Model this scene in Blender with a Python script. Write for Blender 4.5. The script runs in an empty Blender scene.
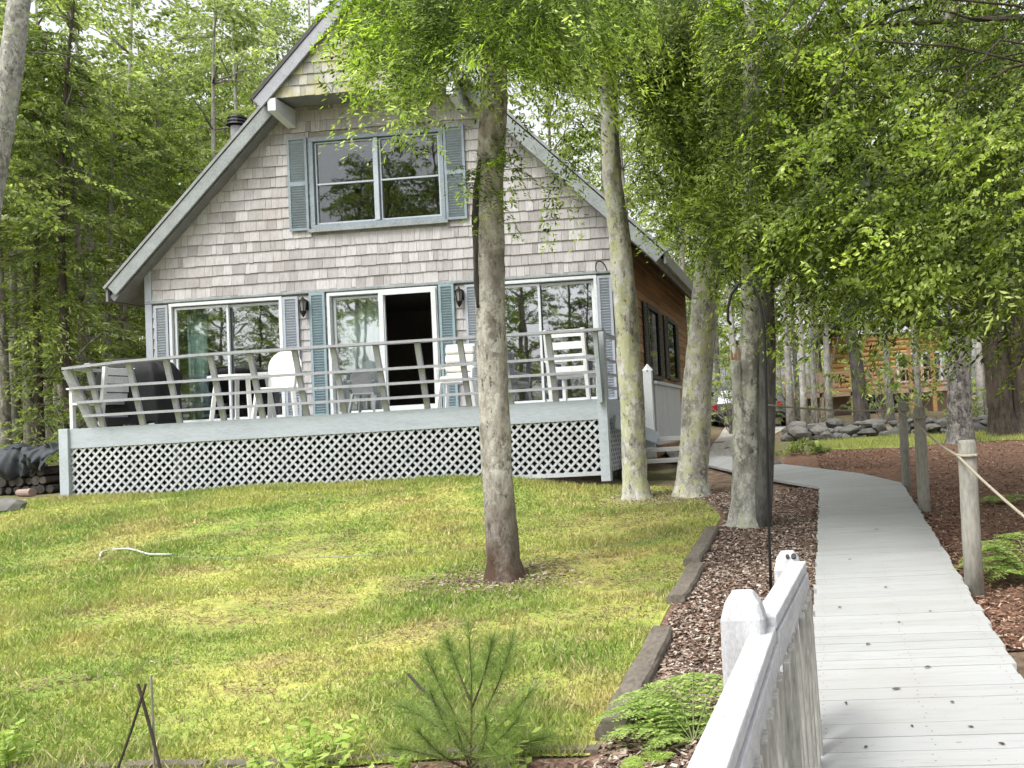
import bpy, bmesh, math, random
import numpy as np
from mathutils import Vector, Matrix
R = math.radians
random.seed(7)
C = bpy.context.scene.collection
# ------------------------------------------------------------------ camera model
F_PX, CX, CY = 900.0, 732.5, 384.0
YAW, PITCH, ROLL = R(-4.423), R(2.048), R(-3.156)
def cam_axes():
    f = np.array([math.sin(YAW)*math.cos(PITCH), math.cos(YAW)*math.cos(PITCH), math.sin(PITCH)])
    r = np.array([math.cos(YAW), -math.sin(YAW), 0.0]); u = np.cross(r, f)
    return r*math.cos(ROLL)+u*math.sin(ROLL), -r*math.sin(ROLL)+u*math.cos(ROLL), f
CR, CU, CF = cam_axes()
def ray(x, y): return CF+(x-CX)/F_PX*CR-(y-CY)/F_PX*CU
def at(x, y, Y):                       # point at depth Y seen at a pixel of the photograph
    d = ray(x, y); d = d*(Y/d[1]); return Vector(d)
cd = bpy.data.cameras.new('camera'); cam = bpy.data.objects.new('camera', cd); C.objects.link(cam)
cd.sensor_width = 36; cd.lens = F_PX/1024*36; cd.shift_x = (512-CX)/1024; cd.shift_y = 0; cd.clip_start = .05; cd.clip_end = 2000
m4 = Matrix.Identity(4)
for i in range(3):
    m4[i][0] = CR[i]; m4[i][1] = CU[i]; m4[i][2] = -CF[i]
cam.matrix_world = m4
bpy.context.scene.camera = cam
# ------------------------------------------------------------------ terrain
def sm(t): t = np.clip(t, 0, 1); return t*t*(3-2*t)
def g0(x, y):
    x = np.asarray(x, float); y = np.asarray(y, float)
    b = np.where(y < 21, -1.6+.045*y, -.655+.012*(y-21))
    b = np.where(y < -2, -1.69-.02*np.minimum(-2-y, 30), b)
    b = b+.29*sm((y-7)/6)*sm((-2.6-x)/2.2)*sm((60-y)/30)
    return b
def g(x, y):
    x = np.asarray(x, float); y = np.asarray(y, float)
    n = .014*np.sin(2.3*x+1.1*y)+.012*np.sin(1.1*x-2.7*y+1)+.008*np.sin(5.1*x+.7)*np.sin(4.3*y)
    far = .10*np.sin(.31*x+.6)*np.sin(.27*y+1.2)*sm((y-22)/10)
    return g0(x, y)+n+far
def gz(x, y): return float(g(x, y))
def gnd(px, py):                      # where the ray through a pixel meets the ground
    d = ray(px, py); t = 2.0
    lo, hi = 1.0, 80.0
    for _ in range(50):
        mid = (lo+hi)/2; p = d*mid
        if p[2] > g0(p[0], p[1]): lo = mid
        else: hi = mid
    return Vector(d*lo)
# ------------------------------------------------------------------ mesh helpers
class MB:
    def __init__(s): s.v = []; s.f = []
    def box(s, c, sz, rot=None):
        c = Vector(c); b = len(s.v)
        for i in (-.5, .5):
            for j in (-.5, .5):
                for k in (-.5, .5):
                    p = Vector((i*sz[0], j*sz[1], k*sz[2]))
                    if rot is not None: p = rot @ p
                    s.v.append(tuple(c+p))
        for q in ((0,1,3,2),(4,6,7,5),(0,4,5,1),(2,3,7,6),(0,2,6,4),(1,5,7,3)): s.f.append([b+i for i in q])
        return s
    def b2(s, x0, x1, y0, y1, z0, z1):
        return s.box(((x0+x1)/2, (y0+y1)/2, (z0+z1)/2), (abs(x1-x0), abs(y1-y0), abs(z1-z0)))
    def bar(s, p0, p1, w, h, up=(0,0,1)):
        p0 = Vector(p0); p1 = Vector(p1); d = (p1-p0); L = d.length; d.normalize()
        a = d.cross(Vector(up))
        if a.length < 1e-4: a = Vector((1,0,0))
        a.normalize(); c = a.cross(d)
        rot = Matrix((d, a, c)).transposed()
        return s.box((p0+p1)/2, (L, w, h), rot)
    def tube(s, pts, rad, n=10, cap=True, wob=0, seed=0):
        pts = [Vector(p) for p in pts]; rs = random.Random(seed); b = len(s.v)
        if not hasattr(rad, '__len__'): rad = [rad]*len(pts)
        ph = [rs.uniform(0, 6.28) for _ in range(4)]
        for i, p in enumerate(pts):
            d = (pts[min(i+1, len(pts)-1)]-pts[max(i-1, 0)]).normalized()
            a = d.cross(Vector((0,1,0)) if abs(d.y) < .9 else Vector((1,0,0))).normalized(); c = d.cross(a)
            for k in range(n):
                t = 2*math.pi*k/n
                r = rad[i]*(1+wob*(.5*math.sin(3*t+ph[0]+i*.35)+.35*math.sin(5*t+ph[1]-i*.5)+rs.uniform(-.45, .45)))
                s.v.append(tuple(p+a*math.cos(t)*r+c*math.sin(t)*r))
        for i in range(len(pts)-1):
            for k in range(n):
                k2 = (k+1) % n
                s.f.append([b+i*n+k, b+i*n+k2, b+(i+1)*n+k2, b+(i+1)*n+k])
        if cap:
            s.f.append([b+k for k in range(n)][::-1]); e = b+(len(pts)-1)*n
            s.f.append([e+k for k in range(n)])
        return s
    def prism(s, poly, axis, a0, a1):       # polygon in the two other axes, extruded a0..a1 along axis
        b = len(s.v); n = len(poly)
        for a in (a0, a1):
            for (u, w) in poly:
                s.v.append({'x': (a, u, w), 'y': (u, a, w), 'z': (u, w, a)}[axis])
        s.f.append([b+i for i in range(n)]); s.f.append([b+n+i for i in range(n)][::-1])
        for i in range(n):
            j = (i+1) % n; s.f.append([b+i, b+n+i, b+n+j, b+j])
        return s
    def quad(s, *p):
        b = len(s.v); s.v += [tuple(q) for q in p]; s.f.append(list(range(b, b+len(p)))); return s
    def ball(s, c, r, n=12, sq=(1,1,1), bump=0, seed=0):
        rs = random.Random(seed); b = len(s.v); m = n//2+1
        ph = [rs.uniform(0, 6) for _ in range(6)]
        for i in range(m+1):
            th = math.pi*i/m
            for k in range(n):
                t = 2*math.pi*k/n
                d = Vector((math.sin(th)*math.cos(t), math.sin(th)*math.sin(t), math.cos(th)))
                rr = r*(1+bump*(math.sin(3*d.x+ph[0]+2*d.y)+.7*math.sin(5*d.y+ph[1]-3*d.z)+.6*math.sin(6*d.z+4*d.x+ph[2])))
                s.v.append((c[0]+d.x*rr*sq[0], c[1]+d.y*rr*sq[1], c[2]+d.z*rr*sq[2]))
        for i in range(m):
            for k in range(n):
                k2 = (k+1) % n; s.f.append([b+i*n+k, b+(i+1)*n+k, b+(i+1)*n+k2, b+i*n+k2])
        return s
    def build(s, name, mat, parent=None, smooth=False, bevel=0):
        org = ORG.get(parent.name, Vector((0,0,0))) if parent else Vector((0,0,0))
        me = bpy.data.meshes.new(name)
        me.from_pydata([(p[0]-org.x, p[1]-org.y, p[2]-org.z) for p in s.v], [], s.f)
        bm = bmesh.new(); bm.from_mesh(me); bmesh.ops.remove_doubles(bm, verts=bm.verts, dist=1e-6)
        bmesh.ops.recalc_face_normals(bm, faces=bm.faces); bm.to_mesh(me); bm.free()
        me.materials.append(mat)
        if smooth: me.polygons.foreach_set('use_smooth', [True]*len(me.polygons))
        return link(name, me, parent, org, bevel)
ORG = {}
def link(name, me, parent=None, org=None, bevel=0):
    o = bpy.data.objects.new(name, me); C.objects.link(o)
    if parent: o.parent = parent
    ORG[o.name] = org if org is not None else Vector((0,0,0))
    if bevel:
        b = o.modifiers.new('Bevel', 'BEVEL'); b.width = bevel; b.segments = 2; b.limit_method = 'ANGLE'; b.angle_limit = R(40)
    return o
def np_mesh(name, V, nper, mat, parent=None, smooth=False):     # many separate n-gons from one vertex array
    org = ORG.get(parent.name, Vector((0,0,0))) if parent else Vector((0,0,0))
    V = V-np.array(org)
    me = bpy.data.meshes.new(name); nv = len(V); nf = nv//nper
    me.vertices.add(nv); me.vertices.foreach_set('co', V.astype(np.float32).ravel())
    me.loops.add(nv); me.loops.foreach_set('vertex_index', np.arange(nv, dtype=np.int32))
    me.polygons.add(nf); me.polygons.foreach_set('loop_start', np.arange(0, nv, nper, dtype=np.int32))
    me.update(calc_edges=True); me.validate(); me.materials.append(mat)
    return link(name, me, parent, org)
def tag(o, label=None, cat=None, group=None, kind=None):
    if label: o['label'] = label
    if cat: o['category'] = cat
    if group: o['group'] = group
    if kind: o['kind'] = kind
    return o
def thing(name, label, cat, loc=(0,0,0), group=None):
    o = bpy.data.objects.new(name, None); C.objects.link(o); o.location = loc; o.empty_display_size = .2
    ORG[o.name] = Vector(loc)
    return tag(o, label, cat, group)
def dup(root, loc, rz=0, scale=1, label=None, group=None):
    r = root.copy(); C.objects.link(r); r.location = loc; r.rotation_euler = (0, 0, rz)
    r.scale = (scale,)*3 if not hasattr(scale, '__len__') else scale
    if label: r['label'] = label
    if group: r['group'] = group
    for ch in list(root.children):
        c = ch.copy(); C.objects.link(c); c.parent = r
        for gch in ch.children:
            d = gch.copy(); C.objects.link(d); d.parent = c
    return r
# ------------------------------------------------------------------ materials
class N:
    def __init__(s, name):
        s.m = bpy.data.materials.new(name); s.m.use_nodes = True; s.t = s.m.node_tree
        s.b = s.t.nodes['Principled BSDF']; s.out = s.t.nodes['Material Output']
        s.b.inputs['Specular IOR Level'].default_value = .3
    def n(s, typ, **kw):
        x = s.t.nodes.new(typ)
        for k, v in kw.items():
            if hasattr(x, k) and k not in ('Scale',): setattr(x, k, v)
            else: x.inputs[k].default_value = v
        return x
    def l(s, a, b): s.t.links.new(a, b)
    def pos(s, obj=False, scale=(1,1,1)):
        t = s.n('ShaderNodeTexCoord') if obj else s.n('ShaderNodeNewGeometry')
        mp = s.n('ShaderNodeMapping'); mp.inputs['Scale'].default_value = scale
        s.l(t.outputs['Object' if obj else 'Position'], mp.inputs[0]); return mp.outputs[0]
    def noise(s, vec, scale, detail=4, rough=.6):
        x = s.n('ShaderNodeTexNoise'); x.inputs['Scale'].default_value = scale; x.inputs['Detail'].default_value = detail
        x.inputs['Roughness'].default_value = rough; s.l(vec, x.inputs['Vector']); return x.outputs['Fac']
    def ramp(s, fac, stops, const=False):
        x = s.n('ShaderNodeValToRGB'); e = x.color_ramp.elements
        if const: x.color_ramp.interpolation = 'CONSTANT'
        while len(e) < len(stops): e.new(.5)
        for q, (p, c) in zip(e, stops):
            q.position = p; q.color = (c if hasattr(c, '__len__') else (c, c, c))[:3]+(1,) if hasattr(c, '__len__') else (c, c, c, 1)
        s.l(fac, x.inputs[0]); return x.outputs[0]
    def mix(s, fac, a, b, mode='MIX'):
        x = s.n('ShaderNodeMix', data_type='RGBA', blend_type=mode)
        for sock, v in ((x.inputs[0], fac), (x.inputs[6], a), (x.inputs[7], b)):
            if hasattr(v, 'is_linked'): s.l(v, sock)
            elif hasattr(v, '__len__'): sock.default_value = tuple(v)+(1,)
            else: sock.default_value = v
        return x.outputs[2]
    def rnd(s): return s.n('ShaderNodeNewGeometry').outputs['Random Per Island']
    def col(s, c):
        if hasattr(c, 'is_linked'): s.l(c, s.b.inputs['Base Color'])
        else: s.b.inputs['Base Color'].default_value = tuple(c)+(1,)
        s.c = c; return s
    def rough(s, v):
        if hasattr(v, 'is_linked'): s.l(v, s.b.inputs['Roughness'])
        else: s.b.inputs['Roughness'].default_value = v
        return s
    def bump(s, h, strength=.4, dist=.01):
        x = s.n('ShaderNodeBump'); x.inputs['Strength'].default_value = strength; x.inputs['Distance'].default_value = dist
        s.l(h, x.inputs['Height']); s.l(x.outputs[0], s.b.inputs['Normal']); return s
def painted(name, c, dirt=.25, scale=5, rough=.55, streak=(1,1,1), bump=.15):
    q = N(name); p = q.pos(scale=streak)
    n1 = q.noise(p, scale, 6, .65); n2 = q.noise(p, scale*8, 3)
    a = q.ramp(n1, [(.3, tuple(x*(1-dirt) for x in c)), (.65, c)])
    b = q.mix(.35, a, q.ramp(n2, [(.35, tuple(x*(1-dirt*1.3) for x in c)), (.6, c)]))
    return q.col(b).rough(rough).bump(n2, bump, .004).m
def leafmat(name, stops, trans=.45, patch=None, pscale=.8, gloss=.35):
    q = N(name); r = q.rnd(); c = q.ramp(r, stops)
    if patch:
        c = q.mix(1.0, c, q.ramp(q.noise(q.pos(), pscale, 3), [(.38, patch), (.5, (.95, .95, .95)), (.62, (1.55, 1.5, 1.35))]), 'MULTIPLY')  # noise clumps: lit and shaded sprays put into the leaf colour
    q.col(c).rough(.5); q.b.inputs['Specular IOR Level'].default_value = gloss
    t = q.n('ShaderNodeBsdfTranslucent'); tc = q.mix(1.0, c, (1.0, 1.15, .5), 'MULTIPLY'); q.l(tc, t.inputs[0])
    mx = q.n('ShaderNodeMixShader'); mx.inputs[0].default_value = trans
    q.l(q.b.outputs[0], mx.inputs[1]); q.l(t.outputs[0], mx.inputs[2]); q.l(mx.outputs[0], q.out.inputs[0]); return q.m
def barkmat(name, dark, light, lichen=None, lam=.5, zs=.35, sc=9, base=None, bumpd=.02):
    q = N(name); big = q.noise(q.pos(scale=(1, 1, .6)), 3.2, 8, .72); n1 = q.noise(q.pos(scale=(1, 1, zs)), sc*1.6, 8, .72); cr = q.noise(q.pos(scale=(1, 1, zs*.8)), sc*2.1, 9, .72)
    mid = tuple((a+b)/2 for a, b in zip(dark, light))
    c = q.mix(.5, q.ramp(n1, [(.40, dark), (.5, mid), (.57, light)]), q.ramp(big, [(.42, tuple(x*.8 for x in dark)), (.5, mid), (.56, light)]))
    if lichen:
        l = q.noise(q.pos(), 4.5, 10, .74); c = q.mix(q.ramp(l, [(lam, 0.0), (lam+.035, .85)]), c, lichen)
        l2 = q.noise(q.pos(scale=(1.3, 1, .9)), 7, 10, .76); c = q.mix(q.ramp(l2, [(.53, 0.0), (.56, .8)]), c, tuple(min(.6, x*1.3) for x in light))
    if base:
        s = q.n('ShaderNodeSeparateXYZ'); q.l(q.pos(), s.inputs[0])
        ad = q.n('ShaderNodeMath', operation='MULTIPLY_ADD'); q.l(big, ad.inputs[0]); ad.inputs[1].default_value = -1.6; q.l(s.outputs[2], ad.inputs[2])
        c = q.mix(q.mapr(ad.outputs[0], -2.1, -1.3), c, base)
    c = q.mix(q.ramp(cr, [(.36, .9), (.43, 0.0)]), c, tuple(x*.4 for x in dark))
    h = q.n('ShaderNodeMath', operation='MULTIPLY_ADD'); q.l(cr, h.inputs[0]); h.inputs[1].default_value = .8; q.l(n1, h.inputs[2])
    return q.col(c).rough(.9).bump(h.outputs[0], 1.0, bumpd*1.5).m
def mapr(s, v, a, b):
    x = s.n('ShaderNodeMapRange'); s.l(v, x.inputs[0]); x.inputs[1].default_value = a; x.inputs[2].default_value = b
    x.inputs[3].default_value = 1; x.inputs[4].default_value = 0; return x.outputs[0]
N.mapr = mapr
M = {}
M['trim'] = painted('blue_grey_trim', (.43, .475, .53), .22, 3)
M['band'] = painted('deck_paint', (.40, .44, .495), .22, 2.5, streak=(.6,1,3))
M['rail'] = painted('rail_paint', (.36, .37, .41), .3, 4)
M['white'] = painted('white_trim', (.60, .63, .635), .15, 3)
M['shutter'] = painted('grey_blue_shutter', (.36, .395, .44), .2, 4)
M['teal'] = painted('teal_shutter', (.25, .335, .365), .25, 4)
M['teal2'] = painted('faded_teal_shutter', (.25, .30, .335), .3, 4)
M['fascia'] = painted('rake_paint', (.30, .33, .33), .45, 4, streak=(1,1,1))
M['lattice'] = painted('lattice_paint', (.50, .525, .56), .3, 4)
M['plastic'] = painted('white_plastic', (.80, .80, .79), .08, 3, .4, bump=.02)
M['greyplastic'] = painted('grey_plastic', (.23, .24, .25), .2, 3, .5)
M['cushion'] = painted('pale_cushion', (.70, .69, .64), .25, 12, .9)
M['woodchair'] = painted('worn_white_wood', (.76, .77, .78), .3, 7)
M['dark'] = painted('dark_paint', (.022, .024, .026), .3, 5, .5)
M['cover'] = painted('black_cover', (.012, .0125, .014), .5, 6, .7, bump=.8)
M['maroon'] = painted('maroon_cloth', (.06, .025, .03), .4, 6, .9)
M['roof'] = painted('roof_shingle', (.10, .10, .10), .4, 6, .9)
M['soffit'] = painted('soffit', (.22, .22, .22), .35, 4)
M['metal'] = painted('stove_metal', (.30, .31, .32), .4, 8, .4)
M['inside'] = painted('interior', (.16, .14, .12), .3, 2, .9)
M['interior_curtain'] = painted('teal_curtain', (.50, .70, .66), .2, 6, .9, streak=(8,8,.3))
M['sheer'] = painted('sheer_curtain', (.72, .80, .78), .15, 5, .9, streak=(8,8,.3))
M['iron'] = painted('black_iron', (.012, .012, .013), .3, 20, .45)
M['lampglass'] = painted('lantern_glass', (.25, .25, .24), .2, 9, .2)
M['greywood'] = painted('weathered_wood', (.30, .29, .25), .45, 6, .9, streak=(1,1,.25), bump=.5)
M['railwood'] = painted('weathered_white_rail', (.52, .53, .55), .32, 7, .7, streak=(3.5,.35,1.2), bump=.4)
M['picket'] = painted('weathered_picket', (.40, .395, .36), .5, 7, .8, streak=(1.5,1.5,.25), bump=.5)
M['timber'] = painted('landscape_timber', (.19, .165, .135), .5, 6, .95, streak=(1,.3,1), bump=.8)
M['rope'] = painted('rope', (.36, .32, .245), .3, 40, .95, bump=.6)
M['stick'] = painted('dark_stick', (.06, .05, .04), .4, 20, .9)
M['hose'] = painted('green_hose', (.25, .30, .18), .4, 8, .6)
M['hosewhite'] = painted('pale_hose', (.46, .49, .43), .2, 8, .6)
M['deckfloor'] = painted('deck_floor', (.35, .37, .38), .3, 4)
M['panel'] = painted('grey_panel', (.47, .48, .50), .3, 3, streak=(3,3,.3))
M['stone'] = N('fieldstone').m
def stone():
    q = N('fieldstone'); p = q.pos(); n1 = q.noise(p, 5, 8, .7); r = q.rnd()
    c = q.mix(.5, q.ramp(n1, [(.3, (.045, .045, .042)), (.7, (.19, .187, .172))]), q.ramp(r, [(0, (.055, .054, .05)), (1, (.20, .195, .18))]))
    return q.col(c).rough(.95).bump(n1, .8, .03).m
M['stone'] = stone()
def shingle(name, stops, moss=None):
    q = N(name); r = q.rnd(); c = q.ramp(r, stops)
    p = q.pos(scale=(9, 9, .8)); n = q.noise(p, 5, 5, .7); p2 = q.pos()
    c = q.mix(.75, c, q.mix(1.0, c, q.ramp(n, [(.25, (.58, .55, .54)), (.6, (1.08, 1.08, 1.08))]), 'MULTIPLY'))
    st = q.noise(p2, 1.1, 4); c = q.mix(q.ramp(st, [(.45, 0.0), (.7, .55)]), c, q.mix(1.0, c, (.82, .76, .73), 'MULTIPLY'))
    if moss: c = q.mix(q.ramp(q.noise(p2, 3.2, 5), [(.46, 0.0), (.62, .7)]), c, moss)
    return q.col(c).rough(.85).bump(n, .5, .006).m
M['shingle'] = shingle('weathered_shingle', [(0, (.29, .277, .274)), (.25, (.365, .352, .349)), (.7, (.415, .403, .40)), (1, (.475, .467, .464))])
M['hood'] = shingle('mossy_shingle', [(0, (.27, .27, .24)), (.5, (.38, .37, .34)), (1, (.46, .46, .42))], (.38, .35, .15))
def clap():
    q = N('brown_clapboard'); p = q.pos(scale=(1, .25, 4)); n = q.noise(p, 5, 5); r = q.rnd()
    c = q.ramp(r, [(0, (.19, .105, .05)), (1, (.34, .20, .105))]); c = q.mix(.6, c, q.mix(1.0, c, q.ramp(n, [(.3, (.5, .45, .4)), (.7, (1.1, 1.1, 1.1))]), 'MULTIPLY'))
    return q.col(c).rough(.7).bump(n, .4, .005).m
M['clap'] = clap()
def glass(name, refl, tint=(.75, .78, .77)):
    q = N(name); t = q.n('ShaderNodeBsdfTransparent'); t.inputs[0].default_value = tint+(1,)
    gl = q.n('ShaderNodeBsdfGlossy'); gl.inputs['Roughness'].default_value = .015; gl.inputs[0].default_value = (.95, .97, 1, 1)
    n = q.noise(q.pos(), 1.3, 2); b = q.n('ShaderNodeBump'); b.inputs['Strength'].default_value = .03; b.inputs['Distance'].default_value = .05
    q.l(n, b.inputs['Height']); q.l(b.outputs[0], gl.inputs['Normal'])
    mx = q.n('ShaderNodeMixShader'); mx.inputs[0].default_value = refl; q.l(t.outputs[0], mx.inputs[1]); q.l(gl.outputs[0], mx.inputs[2]); q.l(mx.outputs[0], q.out.inputs[0]); return q.m
M['glass'] = glass('door_glass', .26); M['glassup'] = glass('window_glass', .06)
M['bark1'] = barkmat('grey_brown_bark', (.19, .17, .145), (.50, .465, .415), (.54, .53, .46), .55, .5, 10, base=(.085, .05, .035))
M['bark2'] = barkmat('lichen_bark', (.20, .19, .165), (.53, .51, .46), (.47, .48, .29), .50, .5, 9)
M['bark4'] = barkmat('grey_bark', (.19, .185, .165), (.46, .45, .41), (.44, .45, .33), .54, .5, 9)
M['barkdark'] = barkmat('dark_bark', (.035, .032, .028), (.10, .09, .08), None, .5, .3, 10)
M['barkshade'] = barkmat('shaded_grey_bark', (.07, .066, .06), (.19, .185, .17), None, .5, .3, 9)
M['barkbirch'] = barkmat('mottled_bark', (.05, .045, .04), (.24, .23, .21), (.32, .31, .28), .6, .9, 8)
M['barkbrown'] = barkmat('brown_furrowed_bark', (.045, .036, .028), (.15, .12, .095), None, .5, .12, 14, bumpd=.04)
M['barkfar'] = barkmat('forest_bark', (.10, .09, .075), (.30, .28, .25), (.33, .33, .27), .6, .4, 5)
M['barkpale'] = barkmat('pale_bark', (.25, .24, .22), (.48, .46, .43), None, .5, .8, 5)
M['snag'] = painted('broken_wood', (.22, .17, .125), .6, 12, .9, streak=(1,1,.3), bump=.7)
# leaves
M['hem_light'] = leafmat('hemlock_needles_light', [(0, (.045, .08, .016)), (.5, (.11, .165, .03)), (1, (.20, .27, .055))], .5, (.5, .54, .46), 2.0)
M['new_light'] = leafmat('hemlock_lit_new_growth_light', [(0, (.24, .34, .06)), (.5, (.38, .49, .11)), (1, (.55, .63, .22))], .5, (.7, .72, .66), 2.0)  # young growth plus light on the spray tips put into the colour
M['hem_mid'] = leafmat('hemlock_needles', [(0, (.035, .06, .013)), (.5, (.095, .14, .027)), (1, (.19, .25, .05))], .5, (.5, .54, .46), 1.8)
M['new_mid'] = leafmat('hemlock_lit_new_growth', [(0, (.22, .29, .05)), (.5, (.36, .44, .09)), (1, (.53, .60, .19))], .5, (.6, .64, .56), 1.8)
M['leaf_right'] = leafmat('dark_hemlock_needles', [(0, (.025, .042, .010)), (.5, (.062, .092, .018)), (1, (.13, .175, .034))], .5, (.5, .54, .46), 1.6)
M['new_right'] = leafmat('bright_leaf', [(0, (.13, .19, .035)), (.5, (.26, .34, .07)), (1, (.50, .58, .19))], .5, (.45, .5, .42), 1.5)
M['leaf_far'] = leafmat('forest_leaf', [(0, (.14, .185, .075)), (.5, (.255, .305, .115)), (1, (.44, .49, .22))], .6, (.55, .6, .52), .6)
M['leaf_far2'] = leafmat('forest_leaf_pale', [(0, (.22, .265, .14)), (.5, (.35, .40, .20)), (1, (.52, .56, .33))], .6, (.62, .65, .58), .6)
M['conifer'] = leafmat('conifer_needles', [(0, (.11, .145, .055)), (.5, (.20, .25, .085)), (1, (.36, .41, .15))], .45, (.6, .65, .6), .5)
M['fern'] = leafmat('fern_frond', [(0, (.24, .35, .085)), (.6, (.38, .50, .14)), (1, (.55, .64, .24))], .45)
M['herb'] = leafmat('young_leaf', [(0, (.30, .44, .08)), (1, (.56, .66, .20))], .45)
M['pine'] = leafmat('pine_needles', [(0, (.13, .20, .06)), (.6, (.24, .33, .10)), (1, (.40, .48, .19))], .45)
def lawn_col(q):
    p = q.pos(); a = q.noise(p, .42, 4, .55); b = q.noise(p, .8, 4, .6); c = q.noise(p, 9, 3); e = q.noise(p, 2.2, 4, .6)
    col = q.ramp(a, [(.38, (.245, .345, .075)), (.47, (.345, .425, .105)), (.54, (.46, .485, .145)), (.63, (.30, .39, .09))])
    col = q.mix(q.ramp(e, [(.50, 0.0), (.62, .4)]), col, (.47, .48, .13))
    col = q.mix(q.ramp(b, [(.54, 0.0), (.64, .5)]), col, (.50, .42, .17))
    col = q.mix(q.ramp(q.noise(q.pos(scale=(.8, 1.5, 1)), 1.6, 7, .74), [(.53, 0.0), (.62, .5)]), col, (.36, .28, .17))
    return q.mix(.5, col, q.mix(1.0, col, q.ramp(c, [(.3, (.55, .55, .55)), (.65, (1.15, 1.15, 1.15))]), 'MULTIPLY'))
def lawnmat():
    q = N('lawn_ground'); c = lawn_col(q); q.col(q.mix(1.0, c, (.85, .82, .72), 'MULTIPLY')).rough(.95)
    return q.bump(q.noise(q.pos(), 30, 4), .8, .02).m
def blademat():
    q = N('grass_blade'); c = lawn_col(q); rn = q.rnd(); c = q.mix(q.ramp(rn, [(.86, 0.0), (.88, .8)]), c, (.50, .42, .24)); c = q.mix(.6, c, q.mix(1.0, c, q.ramp(rn, [(0, (.55, .6, .5)), (.6, (1, 1, 1)), (1, (1.4, 1.35, 1.35))]), 'MULTIPLY'))
    q.col(c).rough(.6); t = q.n('ShaderNodeBsdfTranslucent'); q.l(c, t.inputs[0]); mx = q.n('ShaderNodeMixShader'); mx.inputs[0].default_value = .35
    q.l(q.b.outputs[0], mx.inputs[1]); q.l(t.outputs[0], mx.inputs[2]); q.l(mx.outputs[0], q.out.inputs[0]); return q.m
def earth():
    q = N('forest_floor'); p = q.pos(); a = q.noise(p, .35, 5); b = q.noise(p, 6, 6, .7)
    c = q.ramp(b, [(.3, (.05, .036, .025)), (.5, (.15, .105, .07)), (.7, (.30, .225, .165))])
    c = q.mix(q.ramp(a, [(.48, 0.0), (.6, .7)]), c, (.13, .15, .05))
    return q.col(c).rough(.95).bump(b, .9, .03).m
def needles():
    q = N('pine_needle_bed'); p = q.pos(); a = q.noise(p, .9, 5); b = q.noise(p, 14, 6, .7)
    c = q.ramp(b, [(.3, (.07, .036, .024)), (.5, (.165, .09, .058)), (.7, (.28, .17, .115))])
    c = q.mix(q.ramp(a, [(.5, 0.0), (.65, .5)]), c, (.10, .07, .045))
    return q.col(c).rough(.95).bump(b, .9, .03).m
def mulch():
    q = N('bark_mulch'); p = q.pos(); b = q.noise(p, 26, 5, .7)
    c = q.ramp(b, [(.3, (.06, .035, .025)), (.5, (.20, .12, .085)), (.7, (.38, .27, .21))])
    return q.col(c).rough(.95).bump(b, 1, .02).m
def chipm():
    q = N('mulch_chip'); c = q.ramp(q.rnd(), [(0, (.05, .033, .024)), (.35, (.16, .105, .078)), (.7, (.29, .215, .165)), (1, (.52, .46, .40))]); return q.col(c).rough(.9).m
def litterm():
    q = N('fallen_needles'); c = q.ramp(q.rnd(), [(0, (.055, .03, .02)), (.45, (.175, .09, .058)), (.8, (.28, .165, .11)), (1, (.45, .35, .27))]); return q.col(c).rough(.9).m
def boards():
    q = N('grey_boardwalk_paint'); r = q.rnd(); p = q.pos(scale=(.7, 6, 6)); n = q.noise(p, 4, 6, .7); d = q.noise(q.pos(), 1.4, 5); sp = q.noise(q.pos(), 38, 2)
    c = q.ramp(r, [(0, (.335, .342, .34)), (1, (.37, .377, .375))])
    c = q.mix(q.ramp(n, [(.50, 0.0), (.70, .8)]), c, (.29, .285, .27)); c = q.mix(q.ramp(d, [(.42, 0.0), (.68, .5)]), c, (.32, .315, .295))
    c = q.mix(q.ramp(sp, [(.70, 0.0), (.74, .8)]), c, (.22, .19, .15))
    return q.col(c).rough(.7).bump(n, .4, .005).m
def gravel():
    q = N('pale_gravel'); v = q.n('ShaderNodeTexVoronoi'); v.inputs['Scale'].default_value = 14; q.l(q.pos(), v.inputs[0])
    c = q.ramp(v.outputs['Distance'], [(.1, (.60, .58, .55)), (.6, (.30, .28, .25))]); return q.col(c).rough(.9).bump(v.outputs['Distance'], .8, .03).m
def logm():
    q = N('orange_log'); p = q.pos(scale=(.4, .4, 5)); n = q.noise(p, 3, 4); return q.col(q.ramp(n, [(.3, (.30, .165, .065)), (.6, (.47, .28, .115))])).rough(.6).m
M['nail'] = painted('rusty_nail', (.15, .11, .09), .4, 30, .6); M['stemgreen'] = painted('fern_stem', (.16, .22, .07), .2, 9, .7); M['lawn'] = lawnmat(); M['blade'] = blademat(); M['earth'] = earth(); M['needles'] = needles(); M['mulch'] = mulch(); M['chip'] = chipm(); M['litter'] = litterm()
M['boards'] = boards(); M['gravel'] = gravel(); M['log'] = logm()
M['tan'] = painted('tan_wood', (.50, .36, .26), .3, 3); M['dryleaf'] = painted('dry_leaf', (.12, .07, .04), .5, 30, .9)
M['strip'] = painted('grass_strip', (.26, .32, .08), .4, 5, .95)
M['carpaint'] = painted('silver_car_paint', (.13, .135, .145), .05, 2, .45, bump=0); M['carblack'] = painted('black_plastic', (.015, .015, .016), .2, 5, .5)
M['carglass'] = glass('car_glass', .22, (.12, .13, .13)); M['red'] = painted('red_lens', (.45, .02, .02), .1, 4, .2); M['plate'] = painted('licence_plate', (.70, .66, .66), .1, 30, .4)
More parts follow.
